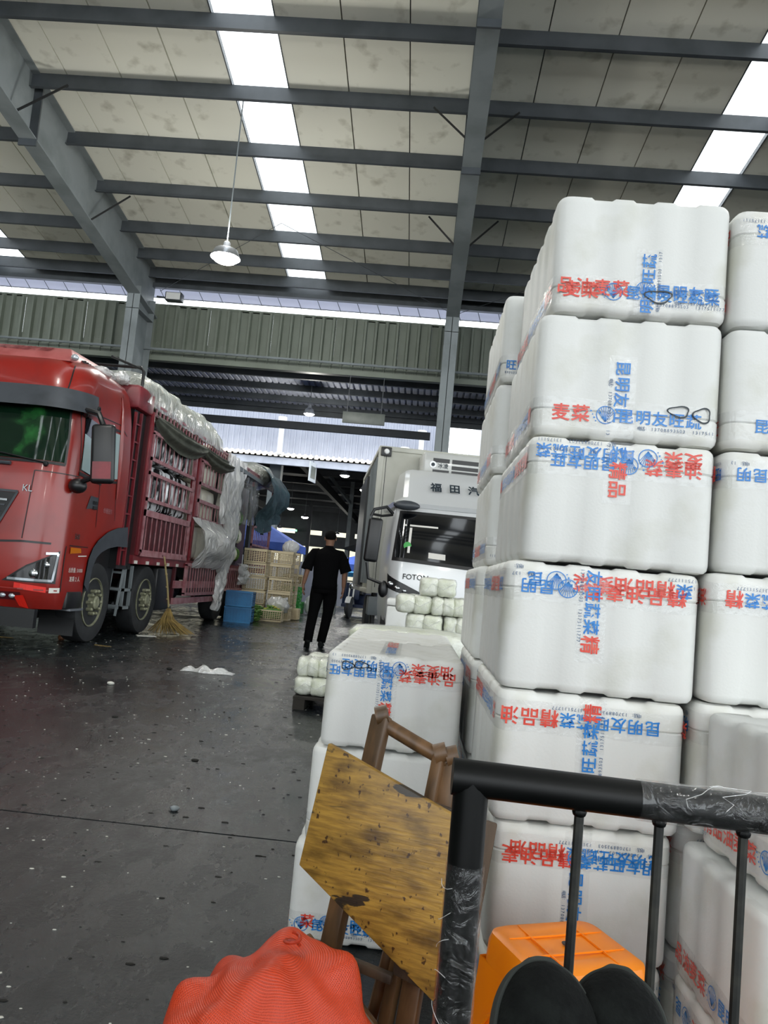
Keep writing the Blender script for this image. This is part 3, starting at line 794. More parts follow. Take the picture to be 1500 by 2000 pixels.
# row behind the tower front (left sides only in view)
for i, (z, h, x0, x1) in enumerate(LAY):
    x0b = [.20, .20, .19, .185, .205, .20, .205][i]
    foam_box(x0b + .2, 2.37 + .02 + BD / 2 + .01 * (i % 2), z, 'white foam box, ' + ORD[i] + ' in the row behind the front tower', -.2 * i + .1, 20 + i, i >= 4,
             sz=(h - .002) / BH, sx=.97, group='foam boxes in the second row of the tower')
# short stack left of the tower: three layers, two rows
A = [(0, .277, -.285, .135), (.279, .275, -.262, .15), (.556, .280, -.243, .165)]
for i, (z, h, x0, x1) in enumerate(A):
    foam_box((x0 + x1) / 2, 2.30 + BD / 2, z, 'white foam box, ' + ['bottom one of the short stack beside the red sack', 'middle one of the short stack behind the wooden chair', 'top one of the short stack above the chair handle'][i],
             [.04, .2, .225][i], 40 + i, inv=i < 2, sz=(h - .002) / BH, sx=(x1 - x0) / BW, vtape=[None, None, (-.02, .2, -.11, False)][i], double=[(.11, .01), None, (.19, -.020)][i], topstrip=i == 2,
             group='foam boxes in the short left stack', mark=[None, None, [(-.10, .25, .02, .010), (-.14, .245, .018, .012)]][i])
    foam_box((x0 + x1) / 2 + .0, 2.92 + BD / 2, z, 'white foam box, ' + ['bottom', 'middle', 'top'][i] + ' one in the rear row of the short stack', .1 * i, 50 + i, sz=(h - .002) / BH,
             sx=(x1 - x0) / BW, vtape=None, group='foam boxes in the rear row of the short stack')
# second column right of the tower: upper layers
C2 = [(.565, .285, .640), (.850, .290, .655), (1.140, .280, .668), (1.422, .285, .672), (1.708, .285, .670)]
for i, (z, h, x0) in enumerate(C2):
    foam_box(x0 + .2025, 1.75 + BD / 2 - (.01 if i == 1 else 0), z, 'white foam box in the column right of the tower, ' + ['lowest seen strip', 'second seen layer', 'middle layer', 'layer under the top', 'topmost'][i],
             [.385, .085, .28, .033, .155][i], 60 + i, i == 3, sz=(h - .002) / BH, rz=radians([0, -1.0, .5, 0, .6][i]), group='foam boxes in the column right of the tower')
for i, (z, h) in enumerate([(0, .28), (.282, .28)]):
    foam_box(.845, 2.14, z, 'white foam box, ' + ['bottom', 'second'][i] + ' one behind the sideways boxes', .1, 70 + i, sz=(h - .002) / BH, group='foam boxes behind the sideways stack')
# sideways boxes nearest the camera on the right
for i, (z, h, x0, y0, rz, lb) in enumerate([(0, .276, .628, 1.375, 0, 'sideways white foam box at lower right, bottom one'),
                                           (.278, .279, .622, 1.350, 0, 'sideways white foam box at lower right, middle one with low red print'),
                                           (.560, .280, .662, 1.335, 5, 'sideways white foam box at lower right, top one just under the rail')]):
    foam_box(x0 + .3, y0 + .2125, z, lb, [.3, .22, -.22][i], 80 + i, inv=(i > 0), rz=radians(-90 + rz), sz=(h - .002) / BH, group='sideways foam boxes at the lower right')

# ============================================================ CART RAIL
t = thing('cart_rail', 'black steel cart rail with upright bars and shiny film wrapped on its tubes', 'rail', (.066, .74, 0))
b = B(); pts = []
b.tube([(0, 0, 0), (.002, 0, .876)], .0165, 16).obj('corner_post', 'rail_black', t, smooth=True)
e_ = Vector((.60, .0, -.013)); p0 = Vector((-.0165, 0, .876))
b = B().tube([p0, p0 + e_ * .5, p0 + e_], .0168, 16).obj('top_rail', 'rail_black', t, smooth=True)
for k in range(8):
    x = [.103, .176, .252, .328, .404, .48, .55, .036][k]
    if k == 7: continue
    zt = .876 - .0217 * x
    B().tube([(x - .002, 0, .36), (x, 0, zt - .012)], .0046, 8).obj('bar', 'rod_black', t, smooth=True)
    B().ball((x, 0, zt - .018), (.007, .007, .006), 8, 6).obj('weld_bead', 'rail_black', t, smooth=True)
B().tube([(0, 0, .36), (.585, 0, .36)], .0125, 12).obj('lower_rail', 'rail_black', t, smooth=True)
B().tube([(.583, 0, 0), (.583, 0, .865)], .0165, 16).obj('far_post', 'rail_black', t, smooth=True)
def wrap(b, p0, p1, r, n=30, m=20, seed=1):
    p0 = Vector(p0); p1 = Vector(p1); d = (p1 - p0).normalized(); u = d.orthogonal().normalized(); v = d.cross(u)
    rs = []
    for i in range(n + 1):
        q = p0.lerp(p1, i / n)
        rs.append([q + (u * cos(2 * pi * j / m) + v * sin(2 * pi * j / m)) * (r + .0010 * noise.noise((q * 60 + Vector((cos(2 * pi * j / m), sin(2 * pi * j / m), seed)) * 2.2))) for j in range(m)])
    b.rings(rs, cap=False)
    return b
wrap(B(), p0 + e_ * .285, p0 + e_ * .99, .0185).obj('film_wrap', 'film_rail', t, smooth=True, angle=3)
wrap(B(), (.001, 0, .56), (.002, 0, .80), .0182, seed=5).obj('film_wrap', 'film_rail', t, smooth=True, angle=3)
for k in range(10):  # rolled film edges standing off the tubes as shiny threads
    x = .19 + .038 * k + R.uniform(-.01, .01); pts = []
    for j in range(9):
        a = pi * .55 + j * .32; pts.append((x + j * .004 * R.choice((-1, 1)) + .003 * j, -cos(a - pi / 2) * .0195, .876 - .0217 * x + sin(a - pi / 2) * .0195))
    B().tube(pts, .0003, 4).obj('film_fold', 'film_milky', t)
for k in range(7):
    z = .79 - .032 * k; pts = [(cos(a) * .0185, sin(a) * .0185, z + .012 * sin(a * 1.3 + k)) for a in [pi * .95 + .3 * i for i in range(5)]]
    B().tube(pts, .0003, 4).obj('film_fold', 'film_milky', t)

# ============================================================ SHOES (the wearer's own feet, toes up)
def shoe(x, y, z, lean, yaw, label, mirror=1, tiltx=0.):
    t = thing('shoe', label, 'shoe', (x, y, z), rot=(radians(lean), radians(tiltx), radians(yaw)), group='black shoes resting against the rail')
    # local: y along the foot (toe at +y = 0), z = up from the sole
    L = .27; rs = []; so = []
    prof = [(0, .004, .010), (.0015, .010, .014), (.004, .016, .018), (.008, .0215, .022), (.014, .0270, .027), (.028, .0355, .034), (.05, .040, .040), (.08, .043, .050), (.11, .043, .062), (.14, .041, .075), (.18, .036, .082), (.23, .034, .085), (.262, .028, .08), (.27, .015, .06)]
    for d, hw, h in prof:
        bend = .006 * (d / .27)
        rs.append([(mirror * bend + hw * cos(a) * (1 if sin(a) > 0 else 1), -d, .012 + max(0, h * max(0, sin(a)) ** .8) if sin(a) > 0 else .012) for a in [2 * pi * j / 32 for j in range(32)]])
        k = hw + .003
        so.append([(mirror * bend + k * cos(a), -d + (.004 if d == 0 else 0), .0 if sin(a) < 0 else .016) for a in [2 * pi * (j + .5) / 32 for j in range(32)]])
    for o_ in (B().rings(rs).obj('upper', 'shoe_black', t, smooth=True, angle=3), B().rings(so).obj('sole', 'shoe_sole', t, smooth=True, angle=3)):
        sb = o_.modifiers.new('s', 'SUBSURF'); sb.levels = 2; sb.render_levels = 2
    return t
shoe(.121, .640, .764, 62, 6, 'black cloth shoe with a grey sole rim, toes up, left one of the pair', 1)
shoe(.189, .655, .757, 60, -14, 'black cloth shoe with a grey sole rim, toes up, right one of the pair', -1)

# ============================================================ ORANGE STOOLS (stacked)
def stool(x, y, z, rz, label, full=True):
    t = thing('plastic_stool', label, 'stool', (x, y, z), rz=radians(rz), group='stacked orange plastic stools')
    H = .395; a, c = .115, .098    # half sizes of the seat
    def rr(hx, hy, r, z, n=5):
        pts = []
        for (sx, sy, a0) in ((1, 1, 0), (-1, 1, 90), (-1, -1, 180), (1, -1, 270)):
            for i in range(n + 1):
                t_ = radians(a0 + 90 * i / n); pts.append((sx * (hx - r) + r * cos(t_), sy * (hy - r) + r * sin(t_), z))
        return pts
    s = B(); rs = [rr(a, c, .03, H - .055), rr(a - .002, c - .002, .03, H - .02), rr(a - .006, c - .006, .03, H - .006), rr(a - .016, c - .016, .028, H), rr(a - .05, c - .045, .02, H - .001), rr(a - .055, c - .05, .02, H - .003), rr(.02, .02, .012, H - .003)]
    s.rings(rs[:-1] + [rs[-1]], cap=True).obj('seat', 'stool_orange', t, smooth=True, angle=radians(35))
    g = B()
    for k in (-1, 1):
        g.box(-a + .02, a - .02, k * .033 - .0012, k * .033 + .0012, H - .002, H + .0012)
        g.box(k * .052 - .0012, k * .052 + .0012, -c + .02, c - .02, H - .002, H + .0010)
    g.obj('moulded_rib', 'stool_orange', t)
    B().lathe([(0, .008), (.0015, .0085), (.0016, .006)], 12, 'z', (0, 0, H)).obj('finger_hole', 'plastic_black', t)
    # arched apron and splayed legs on every side
    for k, (dx, dy) in enumerate(((0, -1), (0, 1), (1, 0), (-1, 0))):
        hx, hy = (a, c) if dx == 0 else (c, a)
        w0 = hx - .0; d0 = hy
        n = 14; vs = []; fs = []
        for i in range(n + 1):
            u = -1 + 2 * i / n
            arch = H - .11 - .16 * abs(u) ** 4 * 1.0 if abs(u) < .62 else 0
            zl = H - .115 - .05 * (abs(u) / .62) ** 2.5 if abs(u) < .62 else 0
            for zz in (H - .055, max(zl, 0)):
                sp = 1 + .22 * (H - .055 - zz) / H
                px_, py_ = u * w0 * sp, -d0 * sp
                for off in (0, .003):
                    q = (px_, py_ + off)
                    vs.append((q[0], q[1], zz) if k == 0 else (q[0], -q[1], zz) if k == 1 else (-q[1], q[0], zz) if k == 2 else (q[1], q[0], zz))
        for i in range(n):
            o = i * 4
            fs += [(o, o + 4, o + 6, o + 2), (o + 1, o + 3, o + 7, o + 5), (o + 2, o + 6, o + 7, o + 3)]
        B().add(vs, fs).obj('leg_panel', 'stool_orange', t, smooth=True)
        # raised rim following the arch
        pts = []
        for i in range(-10, 11):
            u = i / 10 * .62; zl = H - .115 - .05 * (abs(u) / .62) ** 2.5; sp = 1 + .22 * (H - .055 - zl) / H; pts.append((u * w0 * sp, -d0 * sp - .002, zl))
        sp = 1.0 + .22 * (H - .055) / H
        pts = [(-.62 * w0 * sp, -d0 * sp - .002, 0)] + pts + [(.62 * w0 * sp, -d0 * sp - .002, 0)]
        f_ = {0: lambda q: q, 1: lambda q: (q[0], -q[1], q[2]), 2: lambda q: (-q[1], q[0], q[2]), 3: lambda q: (q[1], q[0], q[2])}[k]
        B().tube([f_(q) for q in pts], .004, 6).obj('arch_rim', 'stool_orange', t, smooth=True)
    return t
for i in range(4):
    stool(.318, 1.425, i * .018, 22, 'orange plastic stool, ' + ['lowest of the nested stack', 'second from the bottom of the nested stack', 'third from the bottom of the nested stack', 'topmost of the nested stack, seat visible behind the shoes'][i])

# ============================================================ FOLDING WOODEN CHAIR
t = thing('folding_chair', 'folded bamboo and plywood chair with scarred yellow board leaning on foam boxes', 'chair', (0, 1.55, 0))
def L3(p): return (p[0], p[1] - 1.55, p[2])
def slab4(b, q, th):   # quad of world points, thickness away from the camera
    q = [Vector(L3(p)) for p in q]; n = (q[1] - q[0]).cross(q[3] - q[0]).normalized()
    if n.y < 0: n = -n
    return b.hexa([q[0], q[1], q[2], q[3], q[0] + n * th, q[1] + n * th, q[2] + n * th, q[3] + n * th])
slab4(B(), [(-.180, 1.55, .486), (-.146, 1.55, .723), (.104, 1.46, .637), (.095, 1.44, .318)], .016).obj('seat_board', 'board', t, bevel=.003)
slab4(B(), [(.02, 1.475, .34), (.02, 1.50, .655), (.188, 1.47, .625), (.150, 1.455, .30)], .016).obj('back_board', 'wood', t, bevel=.003)
for nm, a, c, w_ in (('post', (-.046, 1.64, .772), (-.140, 1.52, .06), .042), ('post', (.104, 1.60, .712), (.030, 1.45, .02), .040),
                     ('post', (.080, 1.60, .715), (-.01, 1.47, .05), .026), ('leg', (-.150, 1.50, .375), (.12, 1.50, .10), .022), ('leg', (.02, 1.56, .40), (-.05, 1.56, .0), .022)):
    b = B().beam(L3(a), L3(c), w_, .024).obj(nm, 'bamboo_post', t, bevel=.005)
    if nm == 'post' and w_ > .025: B().tube([L3((a[0] - .012, a[1], a[2] - .004)), L3((a[0] + .012, a[1], a[2] + .004))], .021, 12).obj('rounded_end', 'bamboo_post', t, smooth=True)
B().tube([L3((-.040, 1.64, .755)), L3((.03, 1.625, .725)), L3((.098, 1.60, .700))], .0155, 12).obj('handle_bar', 'bamboo_post', t, smooth=True)
B().beam(L3((-.115, 1.555, .70)), L3((.10, 1.48, .625)), .018, .02).obj('crossbar', 'wood', t, bevel=.003)
B().beam(L3((-.13, 1.53, .345)), L3((.02, 1.49, .325)), .016, .018).obj('crossbar', 'wood', t, bevel=.003)

# ============================================================ RED NET SACK
def sack_fn(d):
    k = 1.0
    rr = random.Random(11)
    for i in range(46):
        c = Vector((rr.gauss(0, 1), rr.gauss(0, 1), rr.gauss(0, 1))).normalized()
        k += .10 * math.exp(-((d - c).length ** 2) / .040)
    k += .05 * math.exp(-((d - Vector((.05, -.1, 1)).normalized()).length ** 2) / .02) - .06 * max(0, d.z) ** 2 + .05 * max(0, d.x) * max(0, d.z) * 2
    k += .030 * noise.noise(d * 5) + .012 * sin(14 * d.x + 9 * d.z)
    return k * .86
b = B().ball((0, 0, .235), (.192, .165, .258), 120, 76, sack_fn)
me = b.mesh('net_sack', 'sack', smooth=True, angle=3)
uvl = me.uv_layers.new(name='uv')
for pl_ in me.polygons:
    uc = math.atan2(-pl_.center.x, -pl_.center.y) / (2 * pi)
    for li in pl_.loop_indices:
        v = me.vertices[me.loops[li].vertex_index].co - Vector((0, 0, .235))
        u_ = math.atan2(-v.x, -v.y) / (2 * pi)
        if u_ - uc > .5: u_ -= 1
        if uc - u_ > .5: u_ += 1
        uvl.data[li].uv = (u_, math.acos(max(-1, min(1, v.z / v.length))) / pi)
t = thing('net_sack', 'lumpy orange-red woven net sack standing on the floor beside the chair', 'sack', (-.165, 1.27, 0), rz=.3)
link('sack_body', me, t)
b = B()
pts = [(.02 + .012 * cos(a), .0 + .012 * sin(a), .462 + .002 * a) for a in [i * .6 for i in range(14)]]
B().tube(pts, .003, 6).obj('tie_cord', 'sack', t)

# ============================================================ BUNDLES OF WHITE CABBAGE IN FILM
def bundle_mesh(seed, n=2, w=.25, d=.30, h=.145):
    rr = random.Random(seed); b = B(); k = n
    for i in range(k):
        cx = (i - (k - 1) / 2) * w / k
        def fn(dv, i=i):
            q = 1.0 / (abs(dv.x) ** 5 + abs(dv.y) ** 5 + abs(dv.z) ** 5) ** .2
            return q * (1 + .10 * noise.noise(dv * 2.6 + Vector((i * 7, seed, 0))) + .02 * noise.noise(dv * 9))
        b.ball((cx, 0, h / 2), (w / k / 2 * 1.28, d / 2, h / 2 * 1.0), 20, 12, fn)
    return b
protos = []
for s in range(4):
    t = thing('cabbage_bundle', 'x', 'vegetable bundle', (0, 0, 0), group='film-wrapped white vegetable bundles')
    bundle_mesh(s, 2 + s % 2).obj('vegetables', 'cabbage', t, smooth=True, angle=3)
    f = bundle_mesh(s, 2 + s % 2, w=.258, d=.308, h=.147).obj('film_wrap', 'film_clear', t, smooth=True, angle=3)
    B().tube([(-.13 + .02 * s, -.155, .04), (-.05, -.158, .10), (.04, -.157, .06), (.12, -.152, .11)], .0016, 4).obj('film_fold', 'film_milky', t)
    protos.append(t)
spots = []
# low left part (two layers plus), and stepped pile to the right
for L_, zz in enumerate((.10, .245)):
    for i in range(3): spots.append((-.74 + i * .27, 6.28, zz, 'low end'))
    for i in range(2): spots.append((-.72 + i * .27, 6.66, zz, 'low end rear row'))
for L_, zz in enumerate((.10, .245, .39)):
    for i in range(2): spots.append((-.19 + .27 * i + .27, 6.0, zz, 'tall pile foot'))
steps = [(.535, -.02, 2), (.68, .10, 2), (.825, .0, 2), (.97, .17, 1)]
for zz, x0, n in steps:
    for i in range(n): spots.append((x0 + .275 * i, 6.15, zz - .0, 'tall pile steps'))
for zz in (.10, .245, .39, .535, .68, .825):
    for i in range(2): spots.append((.09 + .27 * i, 6.52, zz, 'tall pile rear row'))
cnt = {}
lvl = {.10: 'lowest layer', .245: 'second layer', .39: 'third layer', .535: 'fourth layer', .68: 'fifth layer', .825: 'sixth layer', .97: 'seventh layer', 1.115: 'eighth layer', 1.235: 'top layer'}
for i, (x, y, z, where) in enumerate(spots):
    key = (where, z); cnt[key] = cnt.get(key, 0) + 1
    lb = 'film-wrapped white vegetable bundle, %s, %s from the left, %s' % (lvl[z], ['first', 'second', 'third'][cnt[key] - 1], where)
    src = protos[i % 4]
    kw = dict(loc=(x + R.uniform(-.012, .012), y + R.uniform(-.02, .02), z), rot=(0, 0, R.uniform(-.06, .06)), label=lb)
    if i < 4: src.location = kw['loc']; src.rotation_euler = kw['rot']; src['label'] = lb
    else: copy_tree(src, **kw)
def pallet(x, y, w, d, label):
    t = thing('pallet', label, 'pallet', (x, y, 0), group='dark pallets under the vegetable bundles')
    for i in range(7):
        yy = -d / 2 + (i + .5) * d / 7
        B().box(-w / 2, w / 2, yy - d / 18, yy + d / 18, .078, .098).obj('plank', 'pallet', t)
    for s in (-1, 0, 1):
        B().box(s * (w / 2 - .05) - .045, s * (w / 2 - .05) + .045, -d / 2, d / 2, 0, .077).obj('block', 'pallet', t)
pallet(-.46, 6.47, .84, .80, 'dark pallet under the low left vegetable bundles')
pallet(.27, 6.27, .58, .95, 'dark pallet under the tall pile of vegetable bundles')
# flat film packs and plain pale carton near the fridge truck
for i, (x, y, z) in enumerate(((-.13, 5.0, .40), (.12, 5.05, .40))):
    pass
t = thing('foam_box', 'plain pale foam box standing in front of the refrigerated truck headlamp', 'box', (-.12, 8.3, 0))
B().box(-.17, .17, 0, .5, 0, .80).obj('box_body', 'foam', t, bevel=.02); B().box(-.175, .175, -.005, .505, .805, .88).obj('box_lid', 'foam_lid', t, bevel=.02)
# film-covered packs on top of the low stack behind (flat)
t = thing('film_pack', 'flat shiny film-covered vegetable pack behind the short box stack', 'vegetable bundle', (-.12, 4.6, 0))
B().box(-.28, .5, 0, .55, 0, .62).obj('crate_body', 'foam', t, bevel=.02)
def fn(d): return (1.0 / (abs(d.x) ** 6 + abs(d.y) ** 6 + abs(d.z) ** 6) ** (1 / 6)) * (1 + .03 * noise.noise(d * 6))
B().ball((.10, .27, .695), (.36, .27, .075), 32, 14, fn).obj('vegetables', 'cabbage', t, smooth=True, angle=3)
B().ball((.10, .27, .697), (.367, .277, .079), 32, 14, fn).obj('film_wrap', 'film_clear', t, smooth=True, angle=3)
# ============================================================ RED TRUCK
RT = thing('stake_truck', 'red heavy stake-side truck with film-wrapped load parked along the left', 'truck', (-5.1, 8.0, 0))
HW = 1.25
def cabsec(z):     # front y, half width, corner radius, rear y   (local, root at -5.1, 8.0)
    T_ = [(.42, .10, 1.22, .34, 1.62), (.60, .0, 1.25, .36, 1.72), (1.0, -.02, 1.25, .36, 1.78), (1.9, .03, 1.25, .36, 1.80), (2.3, .10, 1.245, .36, 1.78), (2.75, .17, 1.235, .38, 1.72),
          (2.95, .20, 1.225, .40, 1.66), (3.12, .27, 1.19, .42, 1.62), (3.22, .38, 1.13, .42, 1.60), (3.30, .55, 1.02, .40, 1.58)]
    for i in range(len(T_) - 1):
        if z <= T_[i + 1][0]:
            a, c = T_[i], T_[i + 1]; u = max(0, (z - a[0]) / (c[0] - a[0])); return tuple(a[k] + (c[k] - a[k]) * u for k in range(1, 5))
    return T_[-1][1:]
def cabpt(s, z, off=0.):
    """s = 0 where the front turns into the right-hand corner; s>0 across the front, s<0 round the corner and back along the side"""
    yf, hw, r, yr = cabsec(z); arc = r * pi / 2
    if s >= 0: return (hw - r - s, yf - off, z)
    if s > -arc:
        a = -s / r; return (hw - r + (r + off) * sin(a), yf + r - (r + off) * cos(a), z)
    return (hw + off, yf + r + (-s - arc), z)
def cabpatch(b, q, nu=8, nv=4, off=.006, back=False):   # q: four (s, z): lower right.., any order round
    (a, c, d, e) = q
    def fn(u, v):
        s0 = a[0] + (c[0] - a[0]) * u; z0 = a[1] + (c[1] - a[1]) * u
        s1 = e[0] + (d[0] - e[0]) * u; z1 = e[1] + (d[1] - e[1]) * u
        return cabpt(s0 + (s1 - s0) * v, z0 + (z1 - z0) * v, off)
    b.grid(nu, nv, fn)
    return b
def cabline(b, pts, wd=.012, off=.004, n=10):   # narrow strip following the skin
    for (a, c) in zip(pts[:-1], pts[1:]):
        d = Vector((c[0] - a[0], c[1] - a[1])).normalized() * wd / 2; nx = (-d.y, d.x)
        cabpatch(b, [(a[0] - nx[0], a[1] - nx[1]), (c[0] - nx[0], c[1] - nx[1]), (c[0] + nx[0], c[1] + nx[1]), (a[0] + nx[0], a[1] + nx[1])], n, 1, off)
    return b
def full_ring(z, n=10):
    yf, hw, r, yr = cabsec(z); pts = [(hw, yr, z)]
    pts += [(hw - r + r * cos(a), yf + r - r * sin(a), z) for a in [pi / 2 * i / n for i in range(n + 1)]]
    pts += [(-hw + r - r * sin(a), yf + r - r * cos(a), z) for a in [pi / 2 * i / n for i in range(n + 1)]]
    pts += [(-hw, yr, z)]
    return pts
zs = [.42, .46, .6, .8, 1.0, 1.2, 1.5, 1.9, 2.1, 2.3, 2.5, 2.75, 2.85, 2.95, 3.04, 3.12, 3.18, 3.22, 3.26, 3.30]
cab = B().rings([full_ring(z) for z in zs]).obj('cab', 'red_cab', RT, smooth=True, angle=radians(38))
# wheel arch cut right through the lower cab
AR = [(.84, .2), (.82, .69), (.86, .98), (.94, 1.11), (1.06, 1.21), (1.3, 1.32), (1.6, 1.40), (1.95, 1.43), (2.2, 1.43), (2.2, .2)]
cut = B().prism(AR, 'x', -2, 2).obj('cut', 'red_cab', RT); boolean(cab, cut)
cab.data.polygons.foreach_set('use_smooth', [True] * len(cab.data.polygons)); cab.data.set_sharp_from_angle(angle=radians(38))
# arch interior and grey flare
b = B()
arc = [(.80, .70), (.845, 1.0), (.93, 1.13), (1.05, 1.23), (1.3, 1.345), (1.6, 1.42), (1.93, 1.455)]
inn = [(.90, .62), (.95, .90), (1.03, 1.02), (1.15, 1.09), (1.36, 1.15), (1.62, 1.185), (1.96, 1.19)]
for side in (1, -1):
    fl_ = B()
    x1 = side * 1.27; x0 = side * 1.12
    vs = [(x1, *q) for q in arc] + [(x1 + side * .012, *q) for q in inn] + [(x0, *q) for q in inn]; k = len(arc)
    fl_.add(vs, [(i, i + 1, k + i + 1, k + i) for i in range(k - 1)] + [(k + i, k + i + 1, 2 * k + i + 1, 2 * k + i) for i in range(k - 1)])
    fl_.obj('wheel_arch', 'plastic_grey', RT, smooth=True)
B().box(-1.1, 1.1, .95, 2.0, .35, 1.18).box(-1.2, 1.2, 1.85, 2.35, .9, 3.1).obj('chassis_box', 'plastic_black', RT)
# windscreen, visor, side glass
g = B(); cabpatch(g, [(-.30, 2.02), (2.05, 2.02), (2.03, 2.78), (-.26, 2.78)], 26, 8, .006); g.obj('windscreen', 'glass_green', RT, smooth=True)
g = B(); cabline(g, [(-.315, 2.0), (2.07, 2.0)], .03, .009, 22); cabline(g, [(-.31, 2.0), (-.27, 2.8)], .022, .009, 6); g.obj('screen_seal', 'plastic_black', RT)
# sun visor: a curved grey lip standing proud
def visor(u, v):
    s = -.60 + 3.2 * u; z = 2.60 + .26 * v; p = cabpt(s, z, .045 + .13 * (1 - v) * min(1, (s + .62) * 3 + .15)); return p
vz = B().grid(36, 4, visor); vz.obj('sun_visor', 'plastic_grey', RT, smooth=True)
q_ = cabpt(-.52, 2.70, .12); B().lathe([(-.012, .03), (.008, .03), (.008, .018), (.0, .018)], 16, 'x', q_).obj('visor_bolt', 'plastic_black', RT)
side = lambda y: -(y - .36 + .36 * pi / 2) - 0.0    # local y on the flank -> s (approx)
def sy_(y, z):
    yf, hw, r, yr = cabsec(z); return -(y - yf - r) - r * pi / 2
def Q(y, z): return (sy_(y, z), z)
g = B(); cabpatch(g, [Q(.37, 1.98), Q(.92, 1.92), Q(.93, 2.56), Q(.40, 2.60)], 8, 4, .005); g.obj('door_window', 'glass_dark', RT, smooth=True)
g = B(); cabpatch(g, [Q(.39, 1.99), Q(.72, 1.95), Q(.73, 2.34), Q(.40, 2.40)], 6, 3, .007); g.obj('door_window_pane', 'glass_pale', RT, smooth=True)
g = B(); cabpatch(g, [Q(.97, 1.97), Q(1.42, 2.02), Q(1.40, 2.58), Q(.98, 2.56)], 6, 3, .006); g.obj('rear_quarter_window', 'glass_pale', RT, smooth=True)
g = B(); cabline(g, [Q(.95, 1.93), Q(1.44, 1.98), Q(1.43, 2.62), Q(.94, 2.60), Q(.95, 1.93)], .03, .009, 4); cabline(g, [Q(.35, 1.94), Q(.95, 1.90)], .04, .012, 4); g.obj('window_seal', 'plastic_black', RT)
# panel gaps
g = B()
cabline(g, [Q(.93, 2.62), Q(.94, 1.95), Q(.96, 1.38)], .012); cabline(g, [Q(.33, 2.66), Q(.36, 1.9), (-.22, 1.9), (-.02, 1.90), (.0, 1.16)], .010)
cabline(g, [(-.30, 1.13), (0, 1.13), (.42, 1.10), (.62, 1.06), (2.0, 1.06)], .022, .005, 12); cabline(g, [Q(.34, 1.13), Q(.82, 1.13)], .012)
cabline(g, [(-.50, 1.12), (-.48, .62)], .016); cabline(g, [Q(.35, 2.66), Q(1.35, 2.70), Q(1.6, 2.60)], .012); cabline(g, [(-.22, 2.84), (-.30, 3.18)], .014)
cabline(g, [Q(1.42, 3.1), Q(1.42, 2.0), Q(1.5, 1.5)], .010)
g.obj('panel_gap', 'plastic_black', RT)
# side wind fairing ridge
g = B(); pts = [cabpt(*Q(1.36 + .10 * (i / 8), 3.05 - i * .16), .012) for i in range(9)]; g.tube(pts, [.008 + .022 * sin(pi * i / 8) for i in range(9)], 8).obj('fairing_ridge', 'red_cab', RT, smooth=True)
# grille
g = B(); cabpatch(g, [(.30, 1.24), (2.0, 1.24), (2.0, 1.64), (.13, 1.64)], 12, 4, .006); g.obj('grille', 'plastic_black', RT)
g = B(); cabline(g, [(.31, 1.22), (.12, 1.655), (2.05, 1.655)], .025, .012); g.obj('grille_surround', 'plastic_grey', RT)
g = B(); cabline(g, [(.22, 1.555), (2.0, 1.575)], .022, .016); g.obj('grille_bar', 'chrome', RT)
for k in range(4): g = B(); cabline(g, [(.30 - .06 + .035 * k, 1.50 - .07 * k), (2.0, 1.50 - .07 * k)], .016, .014); g.obj('grille_slat', 'plastic_grey', RT)
# headlamp
g = B(); cabpatch(g, [(-.40, .70), (.16, .70), (-.08, .88), (-.42, 1.06)], 10, 4, .006); g.obj('headlamp_bezel', 'plastic_black', RT)
g = B(); cabpatch(g, [(-.375, .735), (.09, .725), (-.10, .87), (-.385, 1.03)], 10, 4, .010); g.obj('headlamp', 'glass_dark', RT, smooth=True)
g = B(); cabline(g, [(.10, .728), (-.355, .73), (-.395, 1.03), (-.26, 1.02)], .026, .014); g.obj('lamp_strip', 'lamp_lens', RT)
for s_, z_, r_ in ((-.16, .80, .05), (-.28, .90, .035)):
    q = cabpt(s_, z_, .012); B().ball(q, (r_, r_ * .6, r_), 14, 8).obj('lamp_bulb', 'chrome', RT, smooth=True)
g = B(); cabpatch(g, [(-.42, .62), (1.95, .62), (1.95, .635), (-.42, .635)], 12, 1, .02); g.obj('bumper_ledge', 'red_cab', RT)
g = B(); cabpatch(g, [(-.05, .50), (.30, .50), (.26, .58), (-.05, .59)], 5, 2, .008); g.obj('fog_lamp_recess', 'maroon_dark', RT)
for s_ in (.04, .14): B().ball(cabpt(s_, .545, .01), (.035, .018, .026), 12, 8).obj('fog_lamp', 'lamp_lens', RT, smooth=True)
g = B(); cabpatch(g, [(-.30, .60), (.02, .63), (.02, .69), (-.30, .66)], 5, 2, .010); cabpatch(g, [(-.12, .42), (-.03, .44), (.02, .55), (-.08, .56)], 3, 2, .010); g.obj('repair_tape', 'tape_red', RT)
g = B(); cabpatch(g, [(-.46, .605), (-.33, .60), (-.33, .655), (-.46, .66)], 3, 1, .012); g.obj('plate_sticker', 'label_white', RT)
g = B(); cabpatch(g, [Q(.36, 1.04), Q(.64, 1.06), Q(.62, 1.11), Q(.36, 1.11)], 4, 2, .012); g.obj('turn_signal', 'amber', RT)
g = B(); cabline(g, [Q(.58, 1.02), Q(.80, 1.03)], .012, .008); g.obj('trim_line', 'label_white', RT)
B().box(.90, 1.262, .42, .80, .42, .62).obj('step_box', 'plastic_black', RT, bevel=.02)
B().box(.95, 1.27, .52, .86, .40, .425).obj('step_plate', 'alu', RT)
B().box(-1.15, 1.1, .05, .12, .22, .42).obj('lower_valance', 'plastic_black', RT)
B().box(.80, 1.215, .775, .79, .10, .62).obj('mud_flap', 'plastic_black', RT)
B().box(-.5, .5, .9, 1.9, .22, .5).obj('oil_sump', 'plastic_black', RT)
